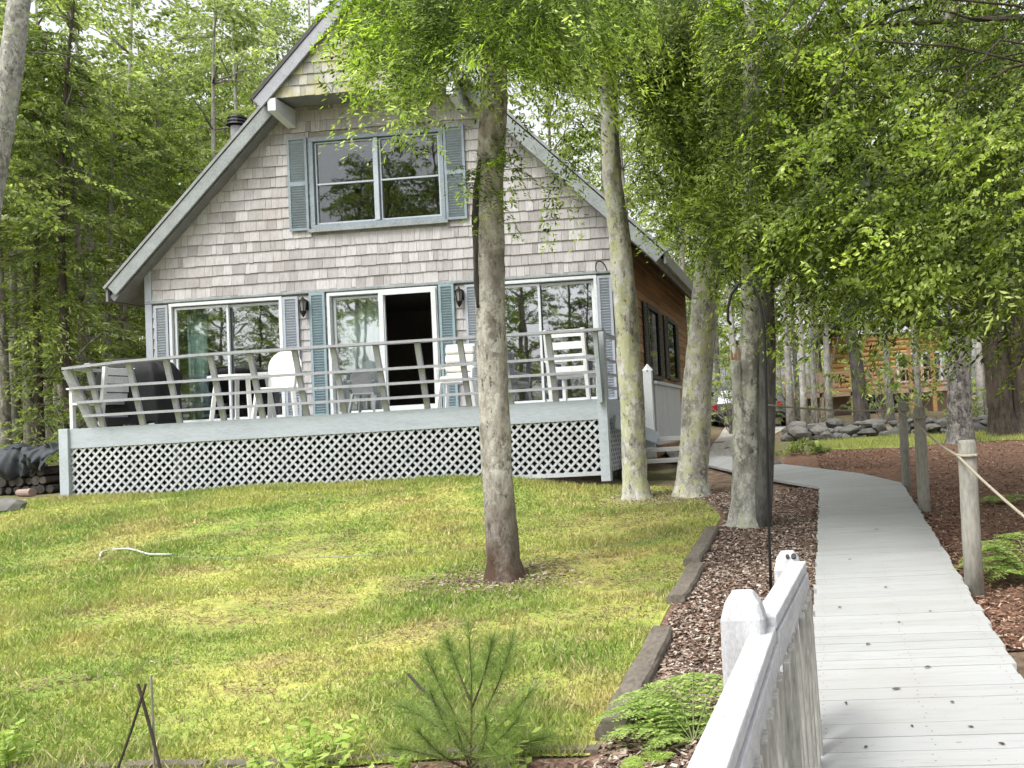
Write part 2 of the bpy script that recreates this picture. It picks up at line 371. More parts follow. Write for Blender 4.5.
M['tyre'] = painted('tyre', (.012, .012, .012), .2, 9, .8); M['foundation'] = painted('foundation_shade', (.045, .043, .04), .3, 4, .9); M['bare'] = painted('bare_broken_wood', (.50, .29, .16), .5, 14, .9, streak=(1,1,.3), bump=.7); M['tarp'] = painted('grey_tarp', (.055, .062, .07), .5, 6, .7, bump=.8)  # foundation: under-deck shade put into its dark colour
M['cutlog'] = painted('cut_log', (.36, .27, .23), .4, 8, .9)
M['needlebrown'] = painted('brown_twig', (.10, .07, .045), .4, 20, .9)
# ================================================================== GROUND
def sheet(name, xs_fn, ys, nx, mat, dz, kind='structure'):
    mb = MB(); W = nx+1
    for y in ys:
        a, b = xs_fn(y)
        for i in range(W):
            x = a+(b-a)*i/nx; mb.v.append((x, y, gz(x, y)+dz))
    for j in range(len(ys)-1):
        for i in range(nx):
            k = j*W+i; mb.f.append([k, k+1, k+W+1, k+W])
    o = mb.build(name, mat, smooth=True); tag(o, kind=kind); return o
def spaced(a, b, s):
    n = max(1, int(round((b-a)/s))); return [a+(b-a)*i/n for i in range(n+1)]
gx = spaced(-160, -16, 6)[:-1]+spaced(-16, 8, .4)[:-1]+spaced(8, 170, 6)
gy = spaced(-70, -4, 5)[:-1]+spaced(-4, 26, .4)[:-1]+spaced(26, 60, 1.5)[:-1]+spaced(60, 260, 10)
mb = MB()
for y in gy:
    for x in gx: mb.v.append((x, y, gz(x, y)))
W = len(gx)
for j in range(len(gy)-1):
    for i in range(W-1): k = j*W+i; mb.f.append([k, k+1, k+W+1, k+W])
tag(mb.build('ground', M['earth'], smooth=True), kind='structure')
# lawn right border follows the landscape timbers and then the trees
TB = [gnd(*p) for p in ((597, 745), (650, 640), (684, 582), (713, 530))]
def interp(y, pts):
    if y <= pts[0][1]: return pts[0][0]
    for a, b in zip(pts, pts[1:]):
        if y <= b[1]: return a[0]+(b[0]-a[0])*(y-a[1])/(b[1]-a[1])
    return pts[-1][0]
LB = [(p.x+.01, p.y) for p in TB]+[(-1.0, 10.2), (-1.35, 11.6), (-2.0, 13.2), (-2.8, 14.5)]
def lawn_right(y): return interp(y, LB)
LY0 = gnd(300, 768).y-.02
sheet('lawn', lambda y: (-15.0, lawn_right(y)), spaced(LY0, 13.35, .2), 60, M['lawn'], .012)
MUL = sheet('mulch_bed', lambda y: (lawn_right(y)+.0, 0.35), spaced(2.0, 12.6, .25), 12, M['mulch'], .008)
sheet('needle_bed', lambda y: (-.4 if y > 14 else 1.0, 9.5), spaced(5.0, 18.1, .4), 24, M['needles'], .008)
sheet('grass_strip', lambda y: (.2, 4.9-(y-18)*.2), spaced(18.0, 20.6, .2), 24, M['strip'], .018)
sheet('lower_bed', lambda y: (-6.5, .2), spaced(1.2, LY0-.02, .2), 24, M['mulch'], .006)
pg = [gnd(*p) for p in ((712, 458), (745, 461), (775, 440), (741, 425), (724, 425))]
mb = MB()
a0, a1, b0, b1 = gnd(706, 459), gnd(752, 464), gnd(728, 424), gnd(790, 424)
mb2 = MB(); nn = 12
for j in range(nn+1):
    for i in range(7):
        t = j/nn; p = (a0.lerp(b0, t)).lerp(a1.lerp(b1, t), i/6); mb2.v.append((p.x, p.y, gz(p.x, p.y)+.022))
for j in range(nn):
    for i in range(6): k = j*7+i; mb2.f.append([k, k+1, k+8, k+7])
tag(mb2.build('gravel_path', M['gravel'], smooth=True), kind='structure')
# ------------------------------------------------------------------ boardwalk (every plank a board of the one walk)
rs = random.Random(3); BZ = .085
mb = MB(); nails = MB()
def bl(y): return -.06+.026*(y-3.7)
def br(y): return .985+.034*(y-4.94)
y = -1.2
while y < 11.75:
    w = .142; z = [float(g0(.5, yy))+BZ+rs.uniform(-.0015, .0015) for yy in (y, y+w)]
    xl = bl(y)+rs.uniform(-.012, .012); xr = br(y)+rs.uniform(-.012, .012)
    b = len(mb.v)
    for zz in (-.035, 0):
        mb.v += [(xl, y, z[0]+zz), (xr, y, z[0]+zz), (xr, y+w-.0035, z[1]+zz), (xl, y+w-.0035, z[1]+zz)]
    for q in ((3,2,1,0),(4,5,6,7),(0,1,5,4),(1,2,6,5),(2,3,7,6),(3,0,4,7)): mb.f.append([b+i for i in q])
    for fx in (.06, .5, .94):
        for fy in (.3, .7):
            xx, yy, zz = xl+(xr-xl)*fx+rs.uniform(-.012, .012), y+w*fy+rs.uniform(-.008, .008), z[0]+(z[1]-z[0])*fy+.0012; nails.quad(*[(xx+.0042*math.cos(a), yy+.0042*math.sin(a), zz) for a in (0, 1.05, 2.1, 3.14, 4.19, 5.24)])
    y += w
yend = y
def gnb(px, py):
    p = gnd(px, py); return Vector((p.x, p.y))
NE = [Vector((bl(yend), yend)), gnb(769, 484), gnb(709, 470), gnb(672, 464)]
FE = [Vector((br(yend), yend)), gnb(862, 479), gnb(769, 467), gnb(707, 457.5), gnb(664, 453)]
def along(pts, t):
    L = [(b-a).length for a, b in zip(pts, pts[1:])]; s = t*sum(L)
    for a, b, l in zip(pts, pts[1:], L):
        if s <= l: return a.lerp(b, s/l)
        s -= l
    return pts[-1]
nb = 32
for i in range(nb):
    q = [along(NE, i/nb), along(FE, i/nb), along(FE, (i+.955)/nb), along(NE, (i+.955)/nb)]
    b = len(mb.v)
    for zz in (-.035, 0):
        for p in q: mb.v.append((p.x, p.y, float(g0(p.x, p.y))+BZ+zz-.003))
    for f in ((3,2,1,0),(4,5,6,7),(0,1,5,4),(1,2,6,5),(2,3,7,6),(3,0,4,7)): mb.f.append([b+k for k in f])
bw = thing('boardwalk', None, None); bw['kind'] = 'structure'
mb.build('walk_planks', M['boards'], bw); nails.build('nail_heads', M['nail'], bw)['kind'] = 'stuff'
mb = MB()
for off in (.06, .94):
    pts = [(bl(yy)+(br(yy)-bl(yy))*off, yy, float(g0(.5, yy))+BZ-.08) for yy in spaced(-1.2, yend, 1)]
    for a, b in zip(pts, pts[1:]): mb.bar(a, b, .04, .085)
mb.build('stringer', M['greywood'], bw)
# ================================================================== COTTAGE
YF = 15.5; XL, XR, XC = -11.82, -2.95, -7.38; FL = .36; YB = 23.4
house = thing('cottage', 'grey shingled cottage with steep gable roof behind the lattice deck', 'house', (XC, YF, -.75))
# front wall with true openings
OP = [(-11.35, -9.28), (-8.36, -6.40), (-5.57, -3.52)]; OZ = (FL, 2.56)
UP = (-8.58, -6.19, 3.80, 5.41)
wall = MB()
xs = [XL]+[v for o in OP for v in o]+[XR]
for i in range(0, len(xs), 2): wall.prism([(xs[i], FL-.02), (xs[i+1], FL-.02), (xs[i+1], 2.56), (xs[i], 2.56)], 'y', YF, YF+.14)
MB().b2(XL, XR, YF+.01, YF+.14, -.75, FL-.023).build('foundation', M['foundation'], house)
wall.prism([(XL, 2.56), (XR, 2.56), (XR, 3.42), (-3.3, 3.8), (-11.47, 3.8), (XL, 3.42)], 'y', YF, YF+.14)
wall.prism([(-11.47, 3.8), (UP[0], 3.8), (UP[0], 5.41), (-9.86, 5.41)], 'y', YF, YF+.14)
wall.prism([(UP[1], 3.8), (-3.3, 3.8), (-4.9, 5.41), (UP[1], 5.41)], 'y', YF, YF+.14)
wall.prism([(-9.86, 5.41), (-4.9, 5.41), (-7.38, 7.86)], 'y', YF, YF+.14)
wall.build('front_wall', M['greywood'], house)
def shingles(zs, span, yf, seed, exp, holes=(), flare=0):
    rs = random.Random(seed); mb = MB()
    for z in zs:
        for (x0, x1) in span(z):
            x = x0
            while x < x1-.02:
                w = min(rs.choice((.09, .12, .15, .18, .2, .24, .28)), x1-x)
                if x1-(x+w) < .05: w = x1-x
                dz = rs.uniform(-.008, .006); zb = z+dz; zt = z+exp*1.12
                yo = rs.uniform(0, .004); b = len(mb.v); g_ = .0025
                for xx in (x+g_, x+w-g_):
                    mb.v += [(xx, yf-.027-yo, zb), (xx, yf-.003, zb), (xx, yf-.003, zt), (xx, yf-.007, zt)]
                for q in ((0,1,2,3),(7,6,5,4),(0,4,5,1),(0,3,7,4),(3,2,6,7),(1,5,6,2)): mb.f.append([b+i for i in q])
                x += w
    return mb
def minus(a, b, cuts):
    out = [(a, b)]
    for c0, c1 in cuts:
        nx = []
        for (p, q) in out:
            if c1 <= p or c0 >= q: nx.append((p, q)); continue
            if p < c0: nx.append((p, c0))
            if c1 < q: nx.append((c1, q))
        out = nx
    return [(p, q) for p, q in out if q-p > .03]
def front_span(z):
    h = 7.75-(z+.02)
    a, b = max(XL+.1, XC-h), min(XR-.1, XC+h)
    cuts = []
    if z < 2.55: cuts += [(o[0]-.05, o[1]+.05) for o in OP]
    if z > 3.6 and z < 5.45: cuts.append((UP[0]-.06, UP[1]+.06))
    return minus(a, b, cuts) if b > a else []
EXP = .192
sz = [2.68+EXP*k for k in range(27)]+[2.56-EXP*k for k in range(1, 12)]
shingles(sz, front_span, YF, 5, EXP).build('shingle_siding', M['shingle'], house)
mb = MB().b2(XL-.03, XR+.03, YF-.05, YF-.005, 2.62, 2.675); mb.build('belt_board', M['fascia'], house, bevel=.01)
mb = MB(); mb.b2(XL-.03, XL+.1, YF-.04, YF+.05, -.7, 3.3); mb.build("corner_board", M["shutter"], house, bevel=.006); MB().b2(XR-.1, XR+.03, YF-.04, YF+.05, -.7, 3.3).build("corner_board", M["shutter"], house, bevel=.006)
# side and back walls
mb = MB(); mb.b2(XL, XL+.12, YF+.14, YB, -.75, 3.40); mb.b2(XL, XR, YB, YB+.12, -.75, 3.4)
mb.prism([(XL, 3.4), (XR, 3.4), (XC, 7.8)], 'y', YB, YB+.12)
mb.build('rear_wall', M['greywood'], house)
mb = MB().b2(XR-.12, XR, YF+.14, YB, -.75, 3.40); mb.build('side_wall', M['clap'], house)
mb = MB(); rs = random.Random(8); z = -.7
while z < 3.35:
    y = YF+.05
    while y < YB:
        y2 = min(YB, y+rs.uniform(1.5, 3.5)); b = len(mb.v)
        for yy in (y, y2-.003): mb.v += [(XR+.005, yy, z), (XR+.030, yy, z), (XR+.012, yy, z+.17), (XR+.005, yy, z+.17)]
        for q in ((0,1,2,3),(7,6,5,4),(0,4,5,1),(1,5,6,2),(2,6,7,3)): mb.f.append([b+i for i in q])
        y = y2
    z += .165
mb.build('clapboard_siding', M['clap'], house)
# floor, partition inside
mb = MB(); mb.b2(XL+.13, XR-.13, YF+.15, YB-.05, FL-.12, FL-.03); mb.b2(XL+.13, XR-.13, YF+.15, YB-.05, 2.75, 2.85); mb.b2(XL+.13, XR-.13, YF+4, YF+4.1, FL, 2.74)
mb.b2(-9.6, -5.2, YF+3, YF+3.1, 2.86, 5.5)
mb.build('interior_wall', M['inside'], house)
# roof
roof = MB(); YR = 15.22; AP = (-7.30, 7.98)
def slab(mb, xe, ze, apx, apz, y0, y1, th):
    d = 1 if xe > apx else -1
    n = Vector((d*(apz-ze), 0, abs(xe-apx))).normalized()*th
    mb.prism([(apx, apz), (xe, ze), (xe-n.x, ze-n.z), (apx, apz-th*1.38)], 'y', y0, y1)
slab(roof, -12.42, 2.92, -7.34, 8.0, YR+.03, YB+.35, .10); slab(roof, -2.22, 2.92, -7.34, 8.0, YR+.03, YB+.35, .10)
rf = roof.build('roof', M['roof'], house)
mb = MB()
slab(mb, -12.36, 2.86, -7.34, 7.88, YR+.04, YB+.3, .12); slab(mb, -2.28, 2.86, -7.34, 7.88, YR+.04, YB+.3, .12)
o = mb.build('soffit', M['soffit'], rf); o.location.z = -.09
mb = MB()
def rake(mb, x0, z0, x1, z1, y, w, t=.035, drop=0):
    d = Vector((x1-x0, 0, z1-z0)).normalized(); n = Vector((-d.z, 0, d.x))
    if n.z > 0: n = -n
    a = Vector((x0, 0, z0))+n*drop; b = Vector((x1, 0, z1))+n*drop
    mb.prism([(a.x, a.z), (b.x, b.z), (b.x+n.x*w, b.z+n.z*w), (a.x+n.x*w, a.z+n.z*w)], 'y', y-t, y)
rake(mb, -12.36, 2.95, -7.34, 7.95, YR, .21, drop=.03); rake(mb, -2.2, 2.88, -7.34, 7.95, YR, .21, drop=.03)
mb.build('rake_board', M['fascia'], rf, bevel=.006)
mb = MB(); rake(mb, -12.42, 2.93, -7.34, 8.0, YR+.02, .045, .07); rake(mb, -2.16, 2.9, -7.34, 8.0, YR+.02, .045, .07); mb.build('drip_edge', M['metal'], rf)
mb = MB(); mb.b2(-2.24, -2.20, YR, YB+.3, 2.68, 2.9); mb.b2(-12.4, -12.36, YR, YB+.3, 2.68, 2.9); mb.build('eave_fascia', M['soffit'], rf)
# projecting shingled hood at the peak
YH = 14.92; HB = 6.02; hood_ap = (-7.18, 8.10)
hd = MB(); hw = lambda z: (hood_ap[1]-z)-.12
hd.prism([(hood_ap[0]-hw(HB), HB), (hood_ap[0]+hw(HB)-.5, HB), (hood_ap[0]+.05, 7.7), (hood_ap[0]-.05, 7.7)], 'y', YH+.02, YF-.02)
ho = hd.build('peak_hood', M['soffit'], house)
def hood_span(z):
    h = hw(z+.05)-.02
    return [(hood_ap[0]-h, hood_ap[0]+h*.8)] if h > .1 else []
shingles([HB-.02+.195*k for k in range(10)], hood_span, YH+.02, 9, .195).build('hood_shingle', M['hood'], ho)
mb = MB(); rake(mb, -9.27, 5.98, hood_ap[0], hood_ap[1], YH-.05, .2, drop=.02); rake(mb, -5.45, 6.10, hood_ap[0]+.02, hood_ap[1], YH-.05, .2, drop=.02)
mb.build('hood_rake', M['rail'], ho, bevel=.006)
mb = MB(); slab(mb, -9.3, 6.02, hood_ap[0], hood_ap[1]+.05, YH-.1, 15.3, .06); slab(mb, -5.38, 6.02, hood_ap[0], hood_ap[1]+.05, YH-.1, 15.3, .06); mb.build('hood_roof', M['roof'], ho)
for x, z0 in ((-8.93, 6.0), (-5.72, 6.02)):
    mb = MB(); mb.prism([(YH-.07, z0-.02), (YH-.07, z0-.24), (YF-.03, z0-.36), (YF-.03, z0-.02)], 'x', x-.075, x+.075); mb.build('hood_bracket', M['white'], house, bevel=.006)
# stove pipe
p = at(238, 125, 19.6)
ch = MB().tube([(p.x, p.y, p.z-1.6), (p.x, p.y, p.z-.05)], .16, 18).build('stove_pipe', M['metal'], house, smooth=False)
mb = MB(); 
for k in range(3): mb.tube([(p.x, p.y, p.z-.02+k*.075), (p.x, p.y, p.z+.03+k*.075)], [.24-.01*k, .22-.01*k], 18)
mb.tube([(p.x, p.y, p.z-.06), (p.x, p.y, p.z+.2)], .15, 14)
mb.build('pipe_cap', M['iron'], ch)
# windows and doors
def frame(mb, x0, x1, z0, z1, y0, y1, w, wb=None):
    wb = wb or w
    mb.b2(x0, x1, y0, y1, z1-w, z1); mb.b2(x0, x1, y0, y1, z0, z0+wb); mb.b2(x0, x0+w, y0, y1, z0+wb, z1-w); mb.b2(x1-w, x1, y0, y1, z0+wb, z1-w)
mb = MB(); x0, x1, z0, z1 = UP; frame(mb, x0-.05, x1+.05, z0-.03, z1+.03, YF-.05, YF+.10, .075)
win = mb.build('gable_window', M['teal2'], house, bevel=.005)
mb = MB(); xm = (x0+x1)/2; mb.b2(xm-.035, xm+.035, YF-.045, YF+.09, z0+.06, z1-.06)
for a, b in ((x0+.04, xm-.05), (xm+.05, x1-.04)):
    zm = (z0+z1)/2-.02; frame(mb, a, b, z0+.06, z1-.06, YF-.0, YF+.06, .025); mb.b2(a+.025, b-.025, YF-.006, YF+.05, zm-.014, zm+.014)
mb.build('sash', M['trim'], win)
MB().b2(x0+.06, x1-.06, YF+.028, YF+.034, z0+.08, z1-.08).build('pane', M['glassup'], win)
MB().b2(x0-.1, x1+.1, YF-.09, YF-.052, z0-.09, z0-.03).build('sill', M['fascia'], win)
def louvre(name, x0, x1, z0, z1, y, mat, parent, split=True):
    mb = MB(); frame(mb, x0, x1, z0, z1, y-.045, y-.02, .045); n = int((z1-z0)/.05)
    mb.b2(x0+.045, x1-.045, y-.024, y-.02, z0+.04, z1-.04)
    for i in range(n):
        zz = z0+.06+(z1-z0-.12)*i/n; mb.bar(((x0+.045), y-.031, zz), (x1-.045, y-.031, zz), .008, .04, up=(0, -.5, .8))
    if split: mb.b2(x0+.045, x1-.045, y-.046, y-.021, (z0+z1)/2-.04, (z0+z1)/2+.04)
    return mb.build(name, mat, parent)
louvre('shutter', -9.03, -8.66, 3.76, 5.46, YF-.022, M['teal2'], house); louvre('shutter', -6.12, -5.74, 3.76, 5.46, YF-.022, M['teal2'], house)
for x0, x1, z1, m in ((-11.66, -11.40, 2.58, 'shutter'), (-9.22, -8.93, 2.58, 'shutter'), (-8.72, -8.43, 2.62, 'teal'), (-6.33, -6.05, 2.62, 'teal'), (-5.85, -5.62, 2.58, 'shutter'), (-3.47, -3.21, 2.58, 'shutter')):
    o = louvre('shutter', x0, x1, FL+.05, z1, YF-.022, M[m], house, split=False)
    if m == 'teal': o['label'] = 'teal louvred shutter beside the doorway'
for i, (x0, x1) in enumerate(OP):
    mb = MB(); frame(mb, x0-.04, x1+.04, FL, OZ[1]+.04, YF-.05, YF+.11, .055)
    dr = mb.build('sliding_door', M['white'], house, bevel=.004); xm = (x0+x1)/2 if i != 1 else -7.39
    mb = MB()
    if i != 1:
        frame(mb, x0+.035, xm+.03, FL+.07, OZ[1]-.035, YF+.0, YF+.04, .04); frame(mb, xm-.03, x1-.035, FL+.07, OZ[1]-.035, YF+.045, YF+.085, .045)
        mb.build('door_panel', M['white'], dr)
        mb = MB(); mb.b2(x0+.07, xm, YF+.017, YF+.023, FL+.1, OZ[1]-.07); mb.b2(xm, x1-.07, YF+.062, YF+.068, FL+.1, OZ[1]-.07)
    else:
        frame(mb, x0+.035, xm+.02, FL+.07, OZ[1]-.035, YF+.045, YF+.085, .04); frame(mb, xm-.04, x1+.02, FL+.07, OZ[1]+.02, YF-.075, YF-.052, .085)
        mb.build('door_panel', M['white'], dr)
        mb = MB(); mb.b2(x0+.07, xm-.02, YF+.062, YF+.068, FL+.1, OZ[1]-.07)
    mb.build('pane', M['glass'], dr)
def drape(name, label, x0, x1, z0, z1, y, mat):
    mb = MB(); n = int((x1-x0)/.025)
    for i in range(n+1):
        x = x0+(x1-x0)*i/n; yy = y+.035*math.sin(i*1.05)+.01*math.sin(i*2.7)
        for z in (z0, z1): mb.v.append((x, yy, z))
    for i in range(n): mb.f.append([2*i, 2*i+2, 2*i+3, 2*i+1])
    o = mb.build(name, mat, smooth=True); s = o.modifiers.new('Solidify', 'SOLIDIFY'); s.thickness = .004
    return tag(o, label, 'curtain')
drape('curtain', 'narrow teal curtain inside the left sliding glass door', -11.22, -10.86, FL, 2.5, YF+.2, M['interior_curtain'])
drape('curtain', 'wide pale sheer curtain inside the glass next to the open doorway', -8.3, -7.45, FL, 2.5, YF+.2, M['sheer'])
# lanterns on the wall, part of the cottage
for px in (303, 459):
    p = at(px, 306 if px == 303 else 296, YF-.12)
    mb = MB(); mb.b2(p.x-.05, p.x+.05, YF-.035, YF-.02, p.z-.06, p.z+.1); mb.bar((p.x, YF-.03, p.z+.05), (p.x, YF-.13, p.z+.11), .018, .018)
    mb.tube([(p.x, p.y, p.z+.17), (p.x, p.y, p.z+.13), (p.x, p.y, p.z+.10), (p.x, p.y, p.z+.085)], [.012, .03, .085, .09], 8)
    for k in range(6):
        a = k*math.pi/3; mb.bar((p.x+.07*math.cos(a), p.y+.07*math.sin(a), p.z+.09), (p.x+.045*math.cos(a), p.y+.045*math.sin(a), p.z-.1), .01, .01)
    mb.tube([(p.x, p.y, p.z-.09), (p.x, p.y, p.z-.12), (p.x, p.y, p.z-.2)], [.055, .05, .01], 8)
    l = mb.build('wall_lantern', M['iron'], house)
    MB().tube([(p.x, p.y, p.z-.1), (p.x, p.y, p.z+.09)], [.042, .066], 6).build('lantern_glass', M['lampglass'], l)
# hanging-basket bracket on the right front corner
p = at(597, 268, YF-.1)
pts = [(p.x-.03+.16*(1-math.cos(t))*.6, YF-.04-.16*math.sin(t), p.z-.05+.15*math.sin(t)+.0) for t in [math.pi*k/10 for k in range(11)]]
MB().tube([(pts[0][0], YF-.04, p.z-.28)]+pts, .011, 6).build('plant_bracket', M['iron'], house)
# side wall windows
for y0, y1, z0, z1 in ((17.2, 18.4, .9, 2.2), (19.7, 20.9, .95, 2.2)):
    mb = MB(); mb.b2(XR+.02, XR+.07, y0-.08, y1+.08, z1, z1+.08); mb.b2(XR+.02, XR+.07, y0-.08, y1+.08, z0-.08, z0); mb.b2(XR+.02, XR+.07, y0-.08, y0, z0, z1); mb.b2(XR+.02, XR+.07, y1, y1+.08, z0, z1)
    w = mb.build('side_window', M['dark'], house)
    MB().b2(XR+.031, XR+.036, y0, y1, z0, z1).build('pane', M['carglass'], w)
    for ya in (y0-.50, y1+.1):
        mb = MB(); mb.b2(XR+.032, XR+.06, ya, ya+.4, z0-.05, z1+.06)
        for k in range(22): zz = z0+(z1-z0)*k/22; mb.bar((XR+.066, ya+.04, zz), (XR+.066, ya+.36, zz), .012, .035, up=(.5, 0, .8))
        o = mb.build('side_shutter', M['dark'], house)
# ================================================================== DECK
DX0, DX1, DY = -11.38, -2.98, 13.1
deck = thing('deck', 'raised blue-grey deck with lattice skirt and outward leaning rails', 'deck', (-7.2, DY, -.72))
mb = MB(); yy = DY+.03; rs = random.Random(2)
while yy < YF-.06:
    mb.b2(DX0+.02, DX1-.02, yy, yy+.135, FL-.03, FL); yy += .14
mb.build('deck_floor', M['deckfloor'], deck)
MB().b2(DX0, DX1, DY-.02, DY+.02, .06, FL+.005).build('fascia', M['band'], deck, bevel=.005)
MB().b2(DX0-.02, DX0+.02, DY+.02, YF-.1, .06, FL+.005).build('side_fascia', M['band'], deck); MB().b2(DX1-.02, DX1+.02, DY+.02, YF-.1, .06, FL+.005).build('side_fascia', M['band'], deck)
MB().b2(DX0-.09, DX0+.06, DY-.06, DY+.06, -.85, FL+.01).build('corner_post', M['trim'], deck, bevel=.006)
MB().b2(DX1-.03, DX1+.11, DY-.07, DY+.07, -.85, 1.38).build('corner_post', M['trim'], deck, bevel=.006)
def lattice(mb, p0, ux, L, H, z0, yo, pitch=.138, w=.036, t=.008):
    for s in (1, -1):
        k = -int(H/pitch)-2
        while k*pitch < L+H:
            a = k*pitch
            if s == 1: (u0, v0), (u1, v1) = (a, 0), (a+H, H)
            else: (u0, v0), (u1, v1) = (a+H, 0), (a, H)
            # clip to 0..L
            def cl(u, v, uu, vv):
                if u < 0: return 0, v+(vv-v)*(0-u)/(uu-u)
                if u > L: return L, v+(vv-v)*(L-u)/(uu-u)
                return u, v
            if not ((u0 < 0 and u1 < 0) or (u0 > L and u1 > L)):
                A = cl(u0, v0, u1, v1); B = cl(u1, v1, u0, v0)
                if math.hypot(A[0]-B[0], A[1]-B[1]) > .03:
                    off = yo if s == 1 else yo+.0085
                    n = Vector((ux.y, -ux.x, 0))
                    P = Vector(p0)+ux*A[0]+Vector((0,0,z0+A[1]))-n*off; Q = Vector(p0)+ux*B[0]+Vector((0,0,z0+B[1]))-n*off
                    mb.bar(P, Q, t, w)
            k += 1
mb = MB(); lattice(mb, (DX0+.06, DY, 0), Vector((1,0,0)), DX1-DX0-.09, .80, -.735, .0)
mb.build('lattice', M['lattice'], deck)
mb = MB(); mb.b2(DX0+.06, DX1-.03, DY-.018, DY-.002, -.76, -.70); mb.build('lattice_rail', M['lattice'], deck)
mb = MB(); lattice(mb, (DX1, DY+.07, 0), Vector((0,1,0)), 2.2, .80, -.735, .0); mb.build('side_lattice', M['lattice'], deck)
MB().b2(DX0-.01, DX0+.02, DY+.07, YF-.1, -.8, .06).build('added_dark_panel', M['foundation'], deck)  # added solid panel; darkens the view through the front lattice
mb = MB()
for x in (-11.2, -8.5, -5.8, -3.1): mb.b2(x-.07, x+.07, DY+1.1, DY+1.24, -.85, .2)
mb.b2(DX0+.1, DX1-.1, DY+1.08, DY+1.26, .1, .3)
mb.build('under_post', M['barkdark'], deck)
LEAN = .24; TOPZ = FL+1.0
for px in (103, 143, 180, 224, 263, 307, 345, 387, 428, 470, 512, 557):
    x = at(px, 415, DY).x
    MB().bar((x, DY+.0, FL+.0), (x, DY-.035-LEAN, TOPZ-.02), .085, .04, up=(0,1,.24)).build('rail_post', M['rail'], deck, bevel=.004)
MB().bar((-10.93, DY+.02, FL-.03), (-11.14, DY-LEAN, TOPZ-.10), .05, .14, up=(1,0,.2)).build('rail_post', M['rail'], deck, bevel=.004)
xr_t = DX1+.05
def railpt(fr, x0): return (x0, DY-.055-LEAN*fr, FL+fr*1.0)
mb = MB(); RP = [Vector((-11.14, DY-LEAN-.03, TOPZ-.085)), Vector((-10.2, DY-LEAN-.03, TOPZ-.035)), Vector((-9.0, DY-LEAN-.03, TOPZ-.005)), Vector((-6.5, DY-LEAN-.03, TOPZ)), Vector((xr_t+.10, DY-LEAN-.03, TOPZ))]
for a, b in zip(RP, RP[1:]): mb.bar(a, b, .15, .038)
mb.build('top_rail', M['rail'], deck)
for fr in (.62, .40, .19):
    MB().bar((-10.95-.27*fr, DY-.07-LEAN*fr, FL+fr), (xr_t, DY-.07-LEAN*fr, FL+fr), .035, .04).build('mid_rail', M['rail'], deck)
MB().bar((xr_t-.02, DY-.1, FL-.05), (xr_t-.02, DY-LEAN, TOPZ-.02), .06, .09).build('rail_post', M['trim'], deck)
# left return: leans outwards too
MB().bar((-11.12, DY-LEAN, TOPZ-.085), (-11.22, YF-.15, TOPZ-.06), .14, .038).build('top_rail', M['rail'], deck, bevel=.005)
for fr in (.62, .40, .19): MB().bar((-10.93-.29*fr, DY-.05, FL+fr), (-10.95-.32*fr, YF-.15, FL+fr), .035, .04).build('mid_rail', M['rail'], deck)
for y in (14.0, 15.0): MB().bar((-10.95, y, FL), (-11.24, y, TOPZ-.02), .05, .09, up=(1,0,.2)).build('rail_post', M['rail'], deck)
# right return
for fr in (1.0, .62, .40, .19): MB().bar((DX1-.02, DY+.07, FL+fr), (DX1-.02, 14.4, FL+fr), .04 if fr < 1 else .13, .04).build('mid_rail' if fr < 1 else 'top_rail', M['rail'], deck)
# ------------------------------------------------------------------ side landing and steps on the right of the cottage
land = thing('side_landing', 'grey boarded side landing with white pointed post behind the lichen trees', 'steps', (-2.4, 16, -.6))
mb = MB(); yy = 15.1
while yy < 18.1: mb.b2(-2.52, -2.49, yy, yy+.138, -.42, .62); yy += .142
mb.build('boarding', M['panel'], land)
MB().b2(-2.56, -2.44, 15.0, 18.2, .62, .67).build('cap_rail', M['trim'], land)
MB().b2(-2.93, -2.52, 15.7, 18.2, -.1, -.04).build('landing_floor', M['deckfloor'], land)
mb = MB(); x = at(649, 400, 15.0).x; mb.b2(x-.07, x+.07, 14.93, 15.07, -.62, .85); mb.tube([(x, 15, .85), (x, 15, .96)], [.095, .005], 4); mb.build('newel_post', M['white'], land)
for i in range(3):
    MB().b2(-2.9+.0, -1.95-.0, 14.35-.3*i+.5, 14.65-.3*i+.5, -.34-.17*i, -.28-.17*i).build('tread', M['boards'], land)
mb = MB(); mb.prism([(15.2, -.3), (14.1, -.95), (14.1, -1.02), (15.2, -1.02)], 'x', -2.92, -2.87); mb.build('stringer', M['trim'], land)
mb = MB(); mb.bar((-2.9, DY+.5, .02), (-2.45, 14.9, -.3), .05, .2); mb.build('handrail', M['trim'], land)
